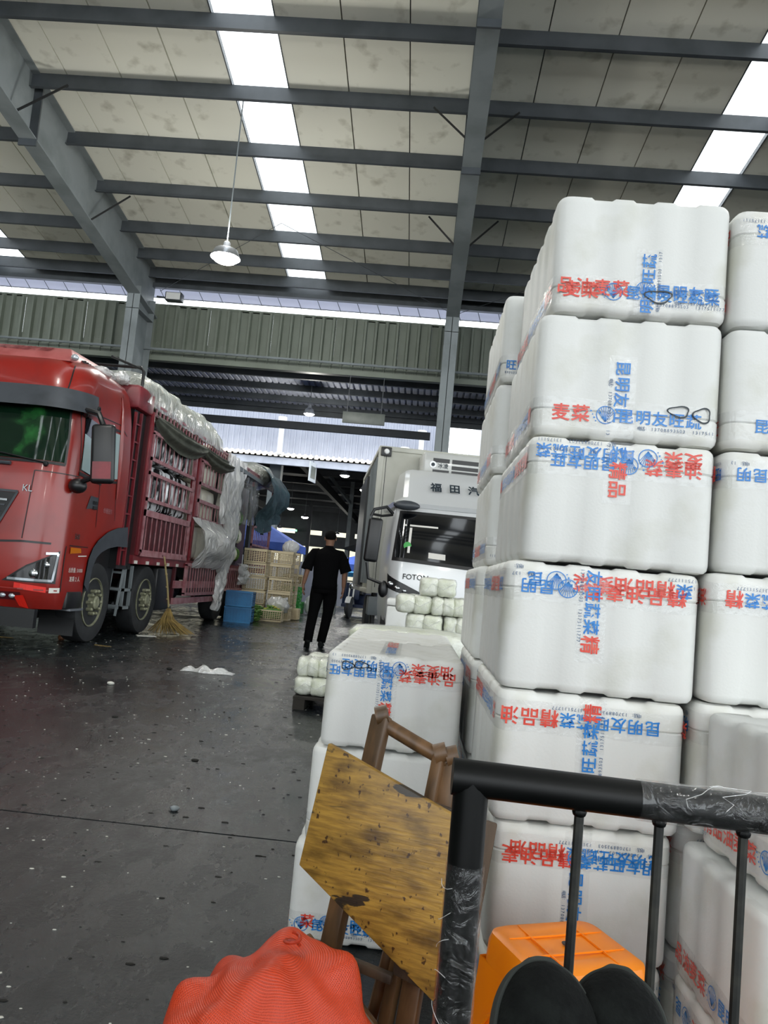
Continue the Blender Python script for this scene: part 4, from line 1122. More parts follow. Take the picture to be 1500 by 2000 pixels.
# badges and lettering
g = B(); letter(g, 'KL', .10, cabpt(.02, 1.70, .012), (1, 0, 0), (0, 0, 1), .01); g.obj('badge', 'chrome', RT)
g = B(); letter(g, '560', .085, cabpt(*Q(.50, 1.24), .008), (0, 1, 0), (0, 0, 1), .012); g.obj('badge', 'chrome', RT)
g = B(); letter(g, '总质量: 31000', .060, cabpt(*Q(.56, .86), .008), (0, 1, 0), (0, 0, 1), 0); letter(g, '准乘 2 人', .066, cabpt(*Q(.56, .76), .008), (0, 1, 0), (0, 0, 1), 0); g.obj('door_print', 'label_white', RT)
g = B(); letter(g, '仓栅货车', .07, cabpt(*Q(1.25, 1.60), .008), (0, 1, 0), (0, 0, 1), 0); g.obj('door_print', 'maroon_pale', RT)
# door handle
g = B(); cabpatch(g, [Q(.64, 1.57), Q(.93, 1.60), Q(.93, 1.73), Q(.72, 1.73)], 3, 2, .006); hd = g.obj('door_handle', 'plastic_grey', RT)
for z_ in (1.66, 1.60): a = cabpt(*Q(.80, z_), .01); B().box(a[0], a[0] + .012, a[1], a[1] + .1, a[2] - .018, a[2] + .018).obj('handle_slot', 'plastic_black', hd)
# wipers
B().tube([cabpt(-.12, 1.99, .03), cabpt(.35, 2.06, .03), cabpt(1.0, 2.10, .025)], .010, 6).ball(cabpt(-.12, 1.98, .02), .03, 10, 6).obj('wiper', 'plastic_black', RT)
B().tube([cabpt(.25, 1.955, .02), cabpt(.8, 1.955, .02)], .022, 8).obj('camera_bar', 'plastic_grey', RT)
# mirrors
mr = B().box(-.13, .13, -.045, .045, -.33, .33); mr.mx = None
mo = mr.obj('mirror', 'plastic_black', RT, bevel=.045, segs=3); mo.location = (1.56, .20, 2.16); mo.rotation_euler = (0, radians(-5), radians(8))
B().tube([(1.24, .35, 2.60), (1.30, .25, 2.64), (1.46, .20, 2.60), (1.52, .2, 2.48)], .032, 8).obj('mirror_arm', 'plastic_black', RT, smooth=True)
B().tube([(1.24, .30, 1.82), (1.36, .22, 1.84), (1.50, .2, 1.90)], .03, 8).ball((1.30, .25, 1.79), (.10, .09, .085), 14, 8).obj('mirror_arm', 'plastic_black', RT, smooth=True)
B().box(-.098, .10, -.050, -.046, -.28, -.09).obj('mirror_reflection', 'maroon', mo, bevel=.0)  # maroon plate stands in for a red reflection on the mirror
# roof deflector with raised lettering
rd = B(); rs = []
for z, y0, hw, y1 in ((3.22, .40, .96, 1.5), (3.33, .50, .92, 1.5), (3.44, .70, .80, 1.5), (3.47, .85, .74, 1.5)):
    rs.append([(-hw, y0, z), (hw, y0, z), (hw + .06, y1, z), (-hw - .06, y1, z)])
rdo = rd.rings(rs).obj('roof_deflector', 'red_deflector', RT, bevel=.015)
g = B(); letter(g, '天龙旗舰', .17, (.30, .597, 3.396), (1, 0, 0), (0, .2, .11), .02); g.obj('roof_lettering', 'maroon', rdo)
g = B()
for i in range(4): g.box(.93, .985, .72 + i * .07, .75 + i * .07, 3.27, 3.32)
g.obj('vent_slot', 'plastic_black', rdo)
B().ball((1.0, .42, 3.27), (.045, .04, .04), 10, 8).obj('marker_lamp', 'lamp_lens', RT, smooth=True)
# ---- wheels
def wheel(parent_loc, side, name='wheel', rear=False):
    w_ = bpy.data.objects.new(name, None); COL.objects.link(w_); w_.parent = RT; w_.location = parent_loc
    if side < 0: w_.rotation_euler = (0, 0, pi)
    return w_
ty = B().lathe([(-.28, .30), (-.28, .42), (-.25, .472), (-.22, .482), (-.04, .482), (-.012, .470), (.0, .42), (-.01, .33), (-.03, .295)], 40, 'x')
tyre_me = ty.mesh('tyre', 'rubber', smooth=True, angle=radians(35))
rim_me = B().lathe([(-.04, .292), (-.012, .296), (-.008, .285), (-.05, .27), (-.06, .20), (-.045, .17), (-.03, .11), (-.03, .0)], 36, 'x').mesh('rim', 'hub', smooth=True, angle=radians(30))
b = B().lathe([(-.03, .085), (.03, .08), (.045, .06), (.045, 0)], 20, 'x')
for k in range(10):
    a = 2 * pi * k / 10; b.lathe([(-.05, .022), (.03, .022), (.045, .012)], 8, 'x', (.0, cos(a) * .14, sin(a) * .14))
nut_me = b.mesh('wheel_nuts', 'hub', smooth=True, angle=radians(30))
b = B()
for k in range(8):
    a = 2 * pi * (k + .5) / 8; b.lathe([(-.07, .026), (-.052, .026)], 10, 'x', (0, cos(a) * .225, sin(a) * .225))
hole_me = b.mesh('hand_holes', 'plastic_black')
for y in (1.22, 2.98, 7.1, 8.45):
    for sd in (1, -1):
        if sd < 0 and y > 8: pass
        w_ = wheel((sd * 1.235, y, .482), sd)
        for nm, me in (('tyre', tyre_me), ('rim', rim_me), ('wheel_nuts', nut_me), ('hand_holes', hole_me)):
            o = link(nm, me, w_)
            if y > 5: o.scale = (1, 1, 1)
        tag(w_, 'front axle wheel' if y < 2 else None)
# chassis
B().box(.35, .43, 1.2, 10.9, .72, .98).box(-.43, -.35, 1.2, 10.9, .72, .98).obj('chassis_rail', 'maroon_dark', RT)
for y in (1.22, 2.98, 7.1, 8.45): B().tube([(-1.0, y, .48), (1.0, y, .48)], .07, 10).obj('axle', 'plastic_black', RT)
B().tube([(.62, 4.0, .62), (.62, 5.6, .62)], .30, 20).obj('fuel_tank', 'plastic_black', RT, smooth=True)
# access ladder and bracket behind the cab
lad = B()
for x in (1.17, 1.02): lad.beam((x, 2.22, .95), (x + .03, 2.02, .28), .03, .02)
for k in range(3): lad.beam((1.02 + .01 * k, 2.20 - .08 * k, .85 - .22 * k), (1.19 + .01 * k, 2.20 - .08 * k, .85 - .22 * k), .03, .03)
lad.obj('step_ladder', 'steel_grey', RT)
B().box(.9, 1.2, 2.22, 2.50, .36, .40).box(.9, 1.2, 2.22, 2.50, .60, .64).box(1.16, 1.2, 2.22, 2.25, .36, .95).box(1.16, 1.2, 2.47, 2.5, .36, .95).obj('valve_bracket', 'steel_grey', RT)
# ---- cargo body
FX = 1.25
B().box(-FX, FX, 2.28, 11.6, .98, 1.10).obj('bed', 'maroon', RT)
for i in range(5): B().box(FX, FX + .012, 2.34 + i * .46, 2.44 + i * .46, .985, 1.03).obj('marker_plate', 'label_white', RT)
for i in range(3): B().ball((FX + .02, 2.42 + i * .95, 1.13), (.025, .05, .04), 8, 6).obj('latch', 'maroon_dark', RT)
B().box(-FX, FX, 2.28, 2.34, 1.1, 3.20).obj('bulkhead', 'maroon_dark', RT)
B().box(-FX - .0, FX + .03, 1.78, 2.36, 3.02, 3.34).obj('canopy_box', 'maroon', RT, bevel=.05)
fr_ = B()
for x in (1.22,):
    fr_.beam((x, 1.86, .95), (x, 1.86, 2.98), .035, .035).beam((x, 2.05, .95), (x, 2.05, 3.0), .035, .035)
    for k in range(8): fr_.beam((x, 1.86, 1.15 + k * .24), (x, 2.05, 1.15 + k * .24), .022, .02)
fr_.obj('bulkhead_ladder', 'maroon', RT)
B().tube([(-1.2, 2.0, 3.36), (-1.2, 2.0, 3.62), (1.16, 2.0, 3.62), (1.20, 2.0, 3.56), (1.20, 2.0, 3.34)], .022, 8).tube([(1.0, 1.4, 3.58), (1.16, 2.0, 3.60)], .018, 8).obj('roof_guard', 'plastic_black', RT, smooth=True)
def post(y, z0=1.1, z1=3.1, w_=.09): B().box(FX - .03, FX + .03, y - w_ / 2, y + w_ / 2, z0, z1).obj('stake_post', 'maroon', RT, bevel=.006)
for y in (2.37, 4.60, 4.80, 6.9, 9.1, 11.5): post(y)
for y in (2.37, 4.6, 6.9, 9.1, 11.5): B().box(-FX - .03, -FX + .03, y - .05, y + .05, 1.1, 3.1).obj('stake_post', 'maroon', RT)
def gate(y0, y1, rails, barsets, sheets, nb, mm='maroon_pale', name='side_gate', x=FX + .02):
    gt = B()
    for z, h in rails: gt.box(x - .02, x + .02, y0, y1, z - h / 2, z + h / 2)
    gt.box(x - .02, x + .02, y0, y0 + .035, rails[0][0], rails[-1][0]).box(x - .02, x + .02, y1 - .035, y1, rails[0][0], rails[-1][0])
    go = gt.obj(name, mm, RT)
    for (za, zb) in barsets:
        for i in range(nb):
            yy = y0 + (i + .75) * (y1 - y0) / (nb + .5); B().box(x - .006, x + .008, yy - .007, yy + .007, za, zb).obj('bar', mm, go)
    for (za, zb) in sheets: B().box(x - .035, x - .025, y0 + .02, y1 - .02, za, zb).obj('infill_sheet', 'maroon_dark', go)
    return go
gate(2.44, 4.58, [(1.14, .09), (1.70, .09), (1.89, .05), (2.26, .05), (2.46, .05), (2.83, .05)], [(1.18, 1.66), (1.91, 2.24), (2.48, 2.81)], [(1.12, 1.68)], 10)
gate(4.90, 6.85, [(1.84, .05), (2.14, .06), (2.44, .05), (2.83, .05)], [(1.86, 2.12), (2.46, 2.81)], [], 9)
gate(4.66, 6.80, [(.54, .05), (1.04, .05)], [(.56, 1.02)], [(.55, 1.03)], 13, name='drop_gate')
gate(6.95, 9.2, [(.60, .05), (1.02, .05)], [(.62, 1.0)], [(.61, 1.01)], 13, name='drop_gate')
gate(9.4, 11.4, [(1.15, .06), (1.62, .05), (2.04, .05)], [(1.66, 2.0)], [(1.14, 1.6)], 10, name='side_gate')
B().box(FX - .04, FX, 4.25, 6.75, .38, .48).box(FX - .04, FX, 4.25, 6.75, .64, .76).obj('side_guard', 'maroon_pale', RT)
for y in (4.3, 5.5, 6.7): B().box(FX - .08, FX - .03, y - .03, y + .03, .38, .98).obj('side_guard_post', 'maroon_dark', RT)
B().box(1.0, 1.2, 3.52, 4.2, .3, .95).obj('mudguard', 'plastic_black', RT, bevel=.03)
# top picket rail
tr = B().box(FX - .015, FX + .02, 2.36, 11.6, 3.20, 3.235).box(FX - .015, FX + .02, 2.36, 11.6, 3.05, 3.075).obj('top_rail', 'maroon_pale', RT)
for i in range(58): B().box(FX - .008, FX + .012, 2.5 + i * .157, 2.53 + i * .157, 3.07, 3.20).obj('picket', 'maroon_pale', tr)
# load: foil-wrapped packs seen between the bars, then film dome on top
k = 0
for y0, y1 in ((2.4, 4.6), (4.62, 6.3)):
    for z0, z1 in ((1.12, 1.72), (1.74, 2.42), (2.44, 3.08)):
        n = 4 if y0 < 3 else 2
        for i in range(n):
            a = y0 + (y1 - y0) * i / n; c = y0 + (y1 - y0) * (i + 1) / n
            mm = 'foil' if y0 < 3 else 'cream_wrap'
            b = B().ball(((FX - .35), (a + c) / 2, (z0 + z1) / 2), (.31, (c - a) / 2 * 1.02, (z1 - z0) / 2 * 1.02), 24, 14, lambda d, k=k: (1.0 / (abs(d.x) ** 6 + abs(d.y) ** 6 + abs(d.z) ** 6) ** (1 / 6)) * (1 + .05 * noise.noise(d * 4 + Vector((k, 0, 0)))))
            o = b.obj('wrapped_pack', mm, RT, smooth=True, angle=3); k += 1
B().box(-FX + .05, FX - .6, 2.4, 11.4, 1.1, 3.05).obj('load_core', 'maroon_dark', RT)
def top_load(y0, y1, z1, nm, mm, sag=.0, seed=0, xo=FX - .02):
    def fn(u, v):
        y = y0 + (y1 - y0) * v; a = pi * (u * 1.0); c_, s_ = cos(a), sin(a)
        e = max(.0, 1 - (abs(v - .5) * 2) ** 10) ** .5
        x = xo * (abs(c_) ** .35) * (1 if c_ > 0 else -1); z = 3.16 + (z1 - 3.16) * (abs(s_) ** .4) * (.35 + .65 * e)
        q = Vector((x * 2, y * 2.6, z * 3 + seed)); nn = .05 * noise.noise(q) + .03 * noise.noise(q * 2.5) + .03 * abs(sin(y * 6 + 2 * noise.noise(q)))
        return (x * (1 + nn * .3), y, z + nn * (1 if s_ > .2 else .3) - sag * v)
    return B().grid(40, 60, fn).obj(nm, mm, RT, smooth=True, angle=3)
top_load(2.0, 6.1, 3.60, 'load_hump', 'cream_wrap'); top_load(1.98, 6.14, 3.63, 'load_film', 'film_load', seed=4, xo=FX + .02)
top_load(6.1, 8.6, 3.30, 'load_hump', 'cream_wrap', .1, 8)
# rolled olive tarpaulin hanging under the rail in two swags
def swag(y0, y1, drop, seed):
    def fn(u, v):
        y = y0 + (y1 - y0) * v; s_ = sin(pi * v) ** .7; zt = 3.08 - .02 * s_; zb = 3.05 - .08 - drop * s_
        z = zt + (zb - zt) * u; x = FX + .05 + .10 * sin(pi * u) * (.4 + s_) + .035 * sin(u * 17 + 3 * v + seed) * s_ + .02 * noise.noise(Vector((y * 3, z * 8, seed)))
        return (x, y, z)
    B().grid(22, 34, fn).obj('tarpaulin_swag', 'olive', RT, smooth=True, angle=3)
swag(2.38, 4.95, .27, 1); swag(4.85, 6.95, .2, 5)
# clear plastic sheets
def sheet(name, mm, y0, y1, z0, z1, bul, seed, x=FX + .06, wz=1.5, taper=0., nu=26, nv=40, skew=0.):
    def fn(u, v):
        z = z1 + (z0 - z1) * v; yc = (y0 + y1) / 2 + skew * v; hw = (y1 - y0) / 2 * (1 - taper * v)
        y = yc + hw * (2 * u - 1) + .06 * noise.noise(Vector((u * 3, v * 4, seed)))
        xx = x + bul * sin(pi * min(1, v * 1.0)) * (.5 + .5 * sin(pi * u)) + .05 * sin(u * 26 + 2 * sin(v * 5 + seed)) + .05 * noise.noise(Vector((u * 8, v * 5, seed + 3)))
        return (xx, y, z + .05 * noise.noise(Vector((u * 6, v * 2, seed + 9))) * v)
    return B().grid(nu, nv, fn).obj(name, mm, RT, smooth=True, angle=3)
sheet('plastic_drape', 'film_milky', 6.45, 7.9, 1.85, 3.25, .05, 2, taper=-.0, skew=-.25)
sheet('plastic_drape', 'film_milky', 6.5, 7.5, .95, 2.2, .1, 6, taper=.25)
sheet('plastic_bulge', 'film_milky', 4.72, 6.7, 1.0, 1.84, .28, 12, taper=.1, skew=.1)
sheet('plastic_tail', 'film_milky', 6.6, 7.35, .22, 1.05, .04, 15, taper=.7, skew=-.35)
sheet('plastic_tail', 'film_milky', 7.9, 8.5, .72, 1.15, .10, 21, taper=.2, skew=.1, x=FX + .14)
sheet('plastic_drape', 'film_clear', 7.6, 9.2, 2.0, 3.0, .08, 31, taper=.0)
sheet('load_front', 'cream_wrap', 6.6, 7.6, 1.12, 3.1, .02, 41, x=FX - .08)
# open dark door and greens, quilt at the rear
B().box(FX - .02, FX + .06, 8.95, 9.15, 1.1, 2.9).obj('door_edge', 'plastic_black', RT)
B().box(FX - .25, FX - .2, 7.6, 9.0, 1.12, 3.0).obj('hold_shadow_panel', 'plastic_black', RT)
for i in range(9):
    B().ball((FX - .14, 8.1 + .28 * (i % 3), 1.35 + .28 * (i // 3) * 1.4), (.10, .15, .15), 12, 8, lambda d, i=i: 1 + .2 * noise.noise(d * 4 + Vector((i, 0, 0)))).obj('cabbage', 'cabbage' if i % 2 else 'leaf', RT, smooth=True, angle=3)
B().box(FX - .2, FX + .12, 7.2, 9.6, 3.02, 3.10).obj('open_flap', 'steel_grey', RT)
def quilt(u, v):
    y = 9.3 + 2.5 * u; z = 3.42 - 1.35 * v - .18 * sin(u * 5) * v + (.0 if v > .1 else .0)
    x = FX + .10 + .30 * sin(pi * min(v * 1.3, 1)) + .07 * sin(u * 18 + v * 3) * v + .10 * noise.noise(Vector((u * 4, v * 4, 3)))
    return (x, y, z)
B().grid(36, 30, quilt).obj('quilt', 'teal_quilt', RT, smooth=True, angle=3)
B().ball((FX - .3, 10.3, 3.30), (.5, .95, .30), 28, 14, lambda d: 1 + .12 * noise.noise(d * 3)).obj('film_bundle', 'film_load', RT, smooth=True, angle=3)
B().ball((FX - .3, 10.3, 3.27), (.46, .9, .27), 28, 14, lambda d: 1 + .12 * noise.noise(d * 3)).obj('white_bundle', 'cream_wrap', RT, smooth=True, angle=3)
# litter of film on the roof behind the fairing
for i, (x, y, z) in enumerate(((1.0, 1.15, 3.30), (.9, 1.45, 3.33), (1.02, 1.7, 3.38))):
    B().ball((x, y, z), (.12, .16, .07), 14, 10, lambda d, i=i: 1 + .5 * noise.noise(d * 5 + Vector((i, 2, 0)))).obj('film_scrap', 'film_milky', RT, smooth=True, angle=3)

# ============================================================ WHITE REFRIGERATED TRUCK
FT = thing('refrigerated_truck', 'white refrigerated box truck facing the camera with silver cab and black mirrors', 'truck', (.33, 12.5, 0), rz=radians(7.5))
B().box(-1.07, 1.07, 0, 4.1, .86, 3.22).obj('cargo_box', 'van_body', FT, bevel=.012)
e = B()
for x in (-1.08, 1.08): e.box(x - .045, x + .045, -.02, .04, .84, 3.24); e.box(x - .045, x + .045, 4.06, 4.12, .84, 3.24)
e.box(-1.1, 1.1, -.02, .04, 3.17, 3.25).box(-1.12, -1.06, 0, 4.1, 3.17, 3.25).box(-1.12, -1.06, 0, 4.1, .84, .92)
e.obj('edge_trim', 'van_body', FT, bevel=.01)
B().box(-1.0, -.99, -.004, 0, .95, 3.15).obj('panel_seam', 'plastic_black', FT)
ml = B().box(-1.09, -.92, -.045, -.02, 3.08, 3.23).obj('marker_plate', 'plastic_black', FT, bevel=.01)
B().ball((-1.0, -.05, 3.155), (.045, .03, .045), 12, 8).obj('marker_lamp', 'white_paint', ml, smooth=True)
B().box(-1.16, -1.11, 2.0, 3.9, .95, 3.0).obj('side_door', 'plastic_black', FT)
dr = B()
for i in range(6): dr.box(-1.13, -1.10, .3 + i * .28, .34 + i * .28, 1.0, 3.1)
dr.obj('door_hinge_rail', 'steel_grey', FT)
B().box(-1.07, -.72, .02, .45, .50, .80).obj('tool_box', 'steel_grey', FT, bevel=.01)
B().box(-.45, -.37, -1.2, 4.4, .55, .72).box(.37, .45, -1.2, 4.4, .55, .72).obj('chassis_rail', 'plastic_black', FT)
lg = B()
for y in (.3, .85): lg.beam((-.95, y, .1), (-.95, y, .85), .05, .05)
lg.beam((-.95, .3, .15), (-.95, .85, .5), .05, .04).beam((-.95, .3, .45), (-.95, .85, .8), .05, .04).beam((-.95, .3, .15), (-.95, .85, .15), .05, .04)
lg.obj('side_underrun_guard', 'plastic_black', FT)
# refrigeration unit
ru = B().box(-.46, .98, -.55, -.0, 2.80, 3.14).obj('refrigeration_unit', 'cab_white', FT, bevel=.05, segs=3)
for i, (z0, z1) in enumerate(((2.98, 3.045), (2.885, 2.945), (2.82, 2.865))):
    for x0, x1 in ((-.30 if i != 1 else .0, -.04 if i != 1 else .42), (.0 if i != 1 else .45, .42 if i != 1 else .88), (.45, .88)):
        B().box(x0, x1, -.556, -.53, z0, z1).obj('vent_slot', 'plastic_black', ru)
g = B(); g.lathe([(0, .001), (.0, .055), (.006, .055)], 20, 'y', (-.30, -.565, 2.94)); lgx = g.obj('logo_plate', 'cab_silver', ru)
lgx.scale = (1, 1, 1)
g = B(); letter(g, 'BING', .07, (-.26, -.572, 2.94), (1, 0, 0), (0, 0, 1), .01)
g = B(); letter(g, '冰凌', .085, (-.14, -.562, 2.93), (1, 0, 0), (0, 0, 1), .01); g.lathe([(0, .03), (.002, .03)], 16, 'y', (-.30, -.568, 2.94)); g.obj('logo_lettering', 'ink_black', ru)
# cab, built from cross sections
def fsec(z):
    T_ = [(.38, -1.72, .90, 1.0), (.62, -1.78, .94, 1.0), (.95, -1.79, .95, 1.0), (1.32, -1.76, .95, 1.0), (1.75, -1.66, .93, 1.0), (2.10, -1.56, .90, 1.0), (2.16, -1.50, .88, 1.0)]
    for i in range(len(T_) - 1):
        if z <= T_[i + 1][0]:
            a, c = T_[i], T_[i + 1]; u = max(0, (z - a[0]) / (c[0] - a[0])); return [a[k] + (c[k] - a[k]) * u for k in range(1, 4)]
    return list(T_[-1][1:])
FR = .22
def fpt(x, z, off=0.):
    yf, hw, _ = fsec(z); s = abs(x); sg = 1 if x >= 0 else -1; fl0 = hw - FR
    if s <= fl0: return (x, yf + .03 * (x / hw) ** 2 - off, z)
    a = min((s - fl0) / FR, pi / 2); y0 = .03 * (fl0 / hw) ** 2
    if (s - fl0) / FR > pi / 2: return (sg * (hw + off), yf + y0 + FR + (s - fl0 - FR * pi / 2), z)
    return (sg * (fl0 + (FR + off) * sin(a)), yf + y0 + FR - (FR + off) * cos(a), z)
def fring(z):
    yf, hw, _ = fsec(z); xs_ = [hw - FR + FR * pi / 2 * k / 6 for k in range(7)]
    R_ = [fpt(x, z) for x in xs_]; M_ = [fpt(x, z) for x in [(-1 + 2 * k / 8) * (hw - FR) for k in range(9)]]
    return [(-hw, -.15, z)] + [fpt(-x, z) for x in xs_[::-1]] + M_[1:-1] + R_ + [(hw, -.15, z)]
B().rings([fring(z) for z in (.38, .5, .62, .8, .95, 1.1, 1.32, 1.5, 1.75, 1.95, 2.10, 2.16)]).obj('cab', 'cab_silver', FT, smooth=True, angle=radians(40))
def fpatch(b, q, nu=12, nv=6, off=.006):
    (a, c, d, e) = q
    def fn(u, v):
        x0 = a[0] + (c[0] - a[0]) * u; z0 = a[1] + (c[1] - a[1]) * u; x1 = e[0] + (d[0] - e[0]) * u; z1 = e[1] + (d[1] - e[1]) * u
        return fpt(x0 + (x1 - x0) * v, z0 + (z1 - z0) * v, off)
    return b.grid(nu, nv, fn)
b = B(); fpatch(b, [(-.95, 1.36), (.95, 1.28), (.90, 2.08), (-.86, 2.08)], 26, 8); b.obj('windscreen_surround', 'plastic_black', FT, smooth=True)
b = B(); fpatch(b, [(-.90, 1.41), (.90, 1.33), (.86, 2.04), (-.82, 2.04)], 26, 8, .010); b.obj('windscreen', 'glass_dark', FT, smooth=True)
b = B(); fpatch(b, [(-.78, 1.86), (-.30, 1.86), (-.30, 1.885), (-.78, 1.885)], 5, 1, .012); fpatch(b, [(-.72, 1.48), (-.685, 1.48), (-.665, 1.84), (-.70, 1.84)], 1, 4, .012); b.obj('screen_reflection', 'label_white', FT)  # pale strips laid on the glass as a drawn reflection
b = B(); b.lathe([(0, .055), (.003, .055)], 18, 'y', fpt(-.72, 1.58, .014)); b.obj('inspection_sticker', 'crate_green', FT)
b = B(); fpatch(b, [(-.42, 1.43), (-.18, 1.42), (-.18, 1.50), (-.42, 1.51)], 3, 2, .012); b.obj('dash_card', 'label_white', FT)
b = B(); letter(b, 'FOTON', .105, fpt(-.58, 1.15, .012), (1, -.02, 0), (0, 0, 1), .012); b.obj('badge', 'plastic_black', FT)
b = B(); fpatch(b, [(-1.0, .98), (-.60, .86), (-.48, .94), (-1.05, 1.18)], 12, 4, .006); hl = b.obj('headlamp', 'plastic_black', FT, smooth=True)
for x, z, r_ in ((-.93, 1.03, .05), (-.82, .98, .045), (-.72, .95, .035)): B().ball(fpt(x, z, .0), (r_, r_, r_ * .8), 12, 8).obj('lamp_bulb', 'chrome', hl, smooth=True)
b = B(); fpatch(b, [(.60, .86), (1.0, .98), (1.05, 1.18), (.48, .94)], 12, 4, .006); b.obj('headlamp', 'plastic_black', FT, smooth=True)
b = B(); fpatch(b, [(-.9, .40), (.9, .40), (.9, .60), (-.9, .60)], 14, 2, .02); b.obj('bumper', 'cab_white', FT, smooth=True)
b = B(); fpatch(b, [(-.5, .66), (.5, .66), (.55, .82), (-.55, .82)], 10, 2, .008); b.obj('grille', 'plastic_black', FT)
# wind deflector
rs = []
for t_, z, hw, y in ((0, 2.14, .93, -1.52), (.1, 2.20, .95, -1.54), (.25, 2.30, .80, -1.40), (.6, 2.56, .77, -1.12), (.95, 2.76, .74, -.86), (1, 2.79, .70, -.80)):
    rs.append([(-hw, y + .10, z), (-hw + .06, y + .01, z), (0, y - .02, z), (hw - .06, y + .01, z), (hw, y + .10, z), (hw + .04, -.25, z), (-hw - .04, -.25, z)])
wd_ = B().rings(rs).obj('wind_deflector', 'cab_silver', FT, smooth=True, angle=radians(28))
b = B()
for i, c in enumerate('福田汽车'): letter(b, c, .17, (-.33 + i * .28, -1.40 + .135 + .02 - .12 * 0 - .115 + 0.0, 2.47), (1, 0, 0), (0, .55, .83), .03)
b.obj('deflector_lettering', 'ink_black', FT).location = (0, .085 - .01, .02)
mo = B().box(-.10, .10, -.05, .05, -.31, .31).obj('mirror', 'plastic_black', FT, bevel=.04, segs=3); mo.location = (-1.20, -1.62, 1.62); mo.rotation_euler = (0, radians(3), 0)
B().tube([(-.95, -1.55, 2.02), (-1.05, -1.62, 2.10), (-1.22, -1.62, 2.05), (-1.26, -1.62, 1.95)], .024, 8).tube([(-.95, -1.58, 2.0), (-1.10, -1.60, 1.97), (-1.24, -1.62, 1.98)], .018, 8).obj('mirror_arm', 'plastic_black', FT, smooth=True)
B().tube([(-1.26, -1.62, 1.30), (-1.22, -1.62, 1.08), (-1.02, -1.62, 1.02)], .022, 8).ball((-1.0, -1.62, .95), (.07, .06, .12), 12, 8).obj('mirror_arm', 'plastic_black', FT, smooth=True)
B().ball((-.78, -1.70, 2.14), (.19, .07, .07), 18, 10).obj('kerb_mirror', 'plastic_grey', FT, smooth=True)
fw = B().lathe([(-.2, .2), (-.2, .34), (-.17, .38), (-.02, .38), (0, .34), (-.01, .2)], 28, 'x').mesh('tyre', 'rubber', smooth=True, angle=radians(35))
fh = B().lathe([(-.05, .20), (-.02, .19), (-.06, .12), (-.02, .07), (-.02, 0)], 20, 'x').mesh('rim', 'hub', smooth=True)
for y, sd in ((-1.15, -1), (-1.15, 1), (3.0, -1), (3.0, 1)):
    w_ = bpy.data.objects.new('wheel', None); COL.objects.link(w_); w_.parent = FT; w_.location = (sd * .93, y, .38); w_.rotation_euler = (0, 0, pi if sd < 0 else 0)
    link('tyre', fw, w_); link('rim', fh, w_)

# ============================================================ PERSON WALKING AWAY
PX, PYY = -1.34, 11.35
PT = thing('person', 'man in black short-sleeved shirt, black trousers and shoes walking away down the aisle', 'person', (PX, PYY, 0), rz=radians(4))
def skin(name, verts, edges, radii, mm, root=0, sub=2, parent=PT, smooth=True):
    me = bpy.data.meshes.new(name); me.from_pydata(verts, edges, []); me.materials.append(MATS[mm])
    o = bpy.data.objects.new(name, me); COL.objects.link(o)
    md = o.modifiers.new('s', 'SKIN'); md.use_smooth_shade = True
    for i, r in enumerate(radii):
        sv = me.skin_vertices[0].data[i]; sv.radius = r if isinstance(r, tuple) else (r, r); sv.use_root = (i == root)
    sb = o.modifiers.new('b', 'SUBSURF'); sb.levels = sub; sb.render_levels = sub
    bpy.context.view_layer.update()
    me2 = bpy.data.meshes.new_from_object(o.evaluated_get(bpy.context.evaluated_depsgraph_get()))
    bpy.data.objects.remove(o)
    for p in me2.polygons: p.use_smooth = True
    if not me2.materials: me2.materials.append(MATS[mm])
    return link(name, me2, parent)
# joints; +y is away from the camera. left leg planted forward, right leg trailing
J = dict(pel=(0, 0, .93), wa=(0, 0, 1.05), ch=(.01, .02, 1.28), nk=(.015, .03, 1.46), hd0=(.02, .04, 1.53), hd=(.02, .05, 1.63), top=(.02, .05, 1.71),
         ls=(-.18, .02, 1.40), le=(-.27, -.01, 1.13), lw=(-.315, .04, .90), rs=(.20, .03, 1.40), re=(.275, .0, 1.13), rw=(.28, .06, .89),
         lh=(-.095, 0, .90), lk=(-.13, .03, .50), la=(-.155, -.14, .12), rh=(.095, 0, .90), rk=(.085, .10, .50), ra=(.02, .16, .09))
nm_ = list(J); V_ = [J[k_] for k_ in nm_]; ix = {k_: i for i, k_ in enumerate(nm_)}
E_ = [('pel', 'wa'), ('wa', 'ch'), ('ch', 'nk'), ('nk', 'hd0'), ('hd0', 'hd'), ('hd', 'top'), ('ch', 'ls'), ('ls', 'le'), ('le', 'lw'), ('ch', 'rs'), ('rs', 're'), ('re', 'rw'), ('pel', 'lh'), ('lh', 'lk'), ('lk', 'la'), ('pel', 'rh'), ('rh', 'rk'), ('rk', 'ra')]
Rr = dict(pel=(.13, .10), wa=(.14, .10), ch=(.14, .10), nk=.06, hd0=.062, hd=(.082, .10), top=(.05, .06), ls=.06, le=.042, lw=.028, rs=.06, re=.042, rw=.028, lh=.08, lk=.055, la=.04, rh=.08, rk=.055, ra=.04)
skin('body', V_, [(ix[a], ix[c]) for a, c in E_], [Rr[k_] for k_ in nm_], 'skin', root=0)
def loft(b, secs, n=20, power=2.4):
    rs = []
    for c, hx, hy in secs:
        ring = []
        for j in range(n):
            a = 2 * pi * j / n; ca, sa = cos(a), sin(a)
            ring.append((c[0] + hx * (abs(ca) ** (2 / power)) * (1 if ca > 0 else -1), c[1] + hy * (abs(sa) ** (2 / power)) * (1 if sa > 0 else -1), c[2]))
        rs.append(ring)
    return b.rings(rs)
sh = B()
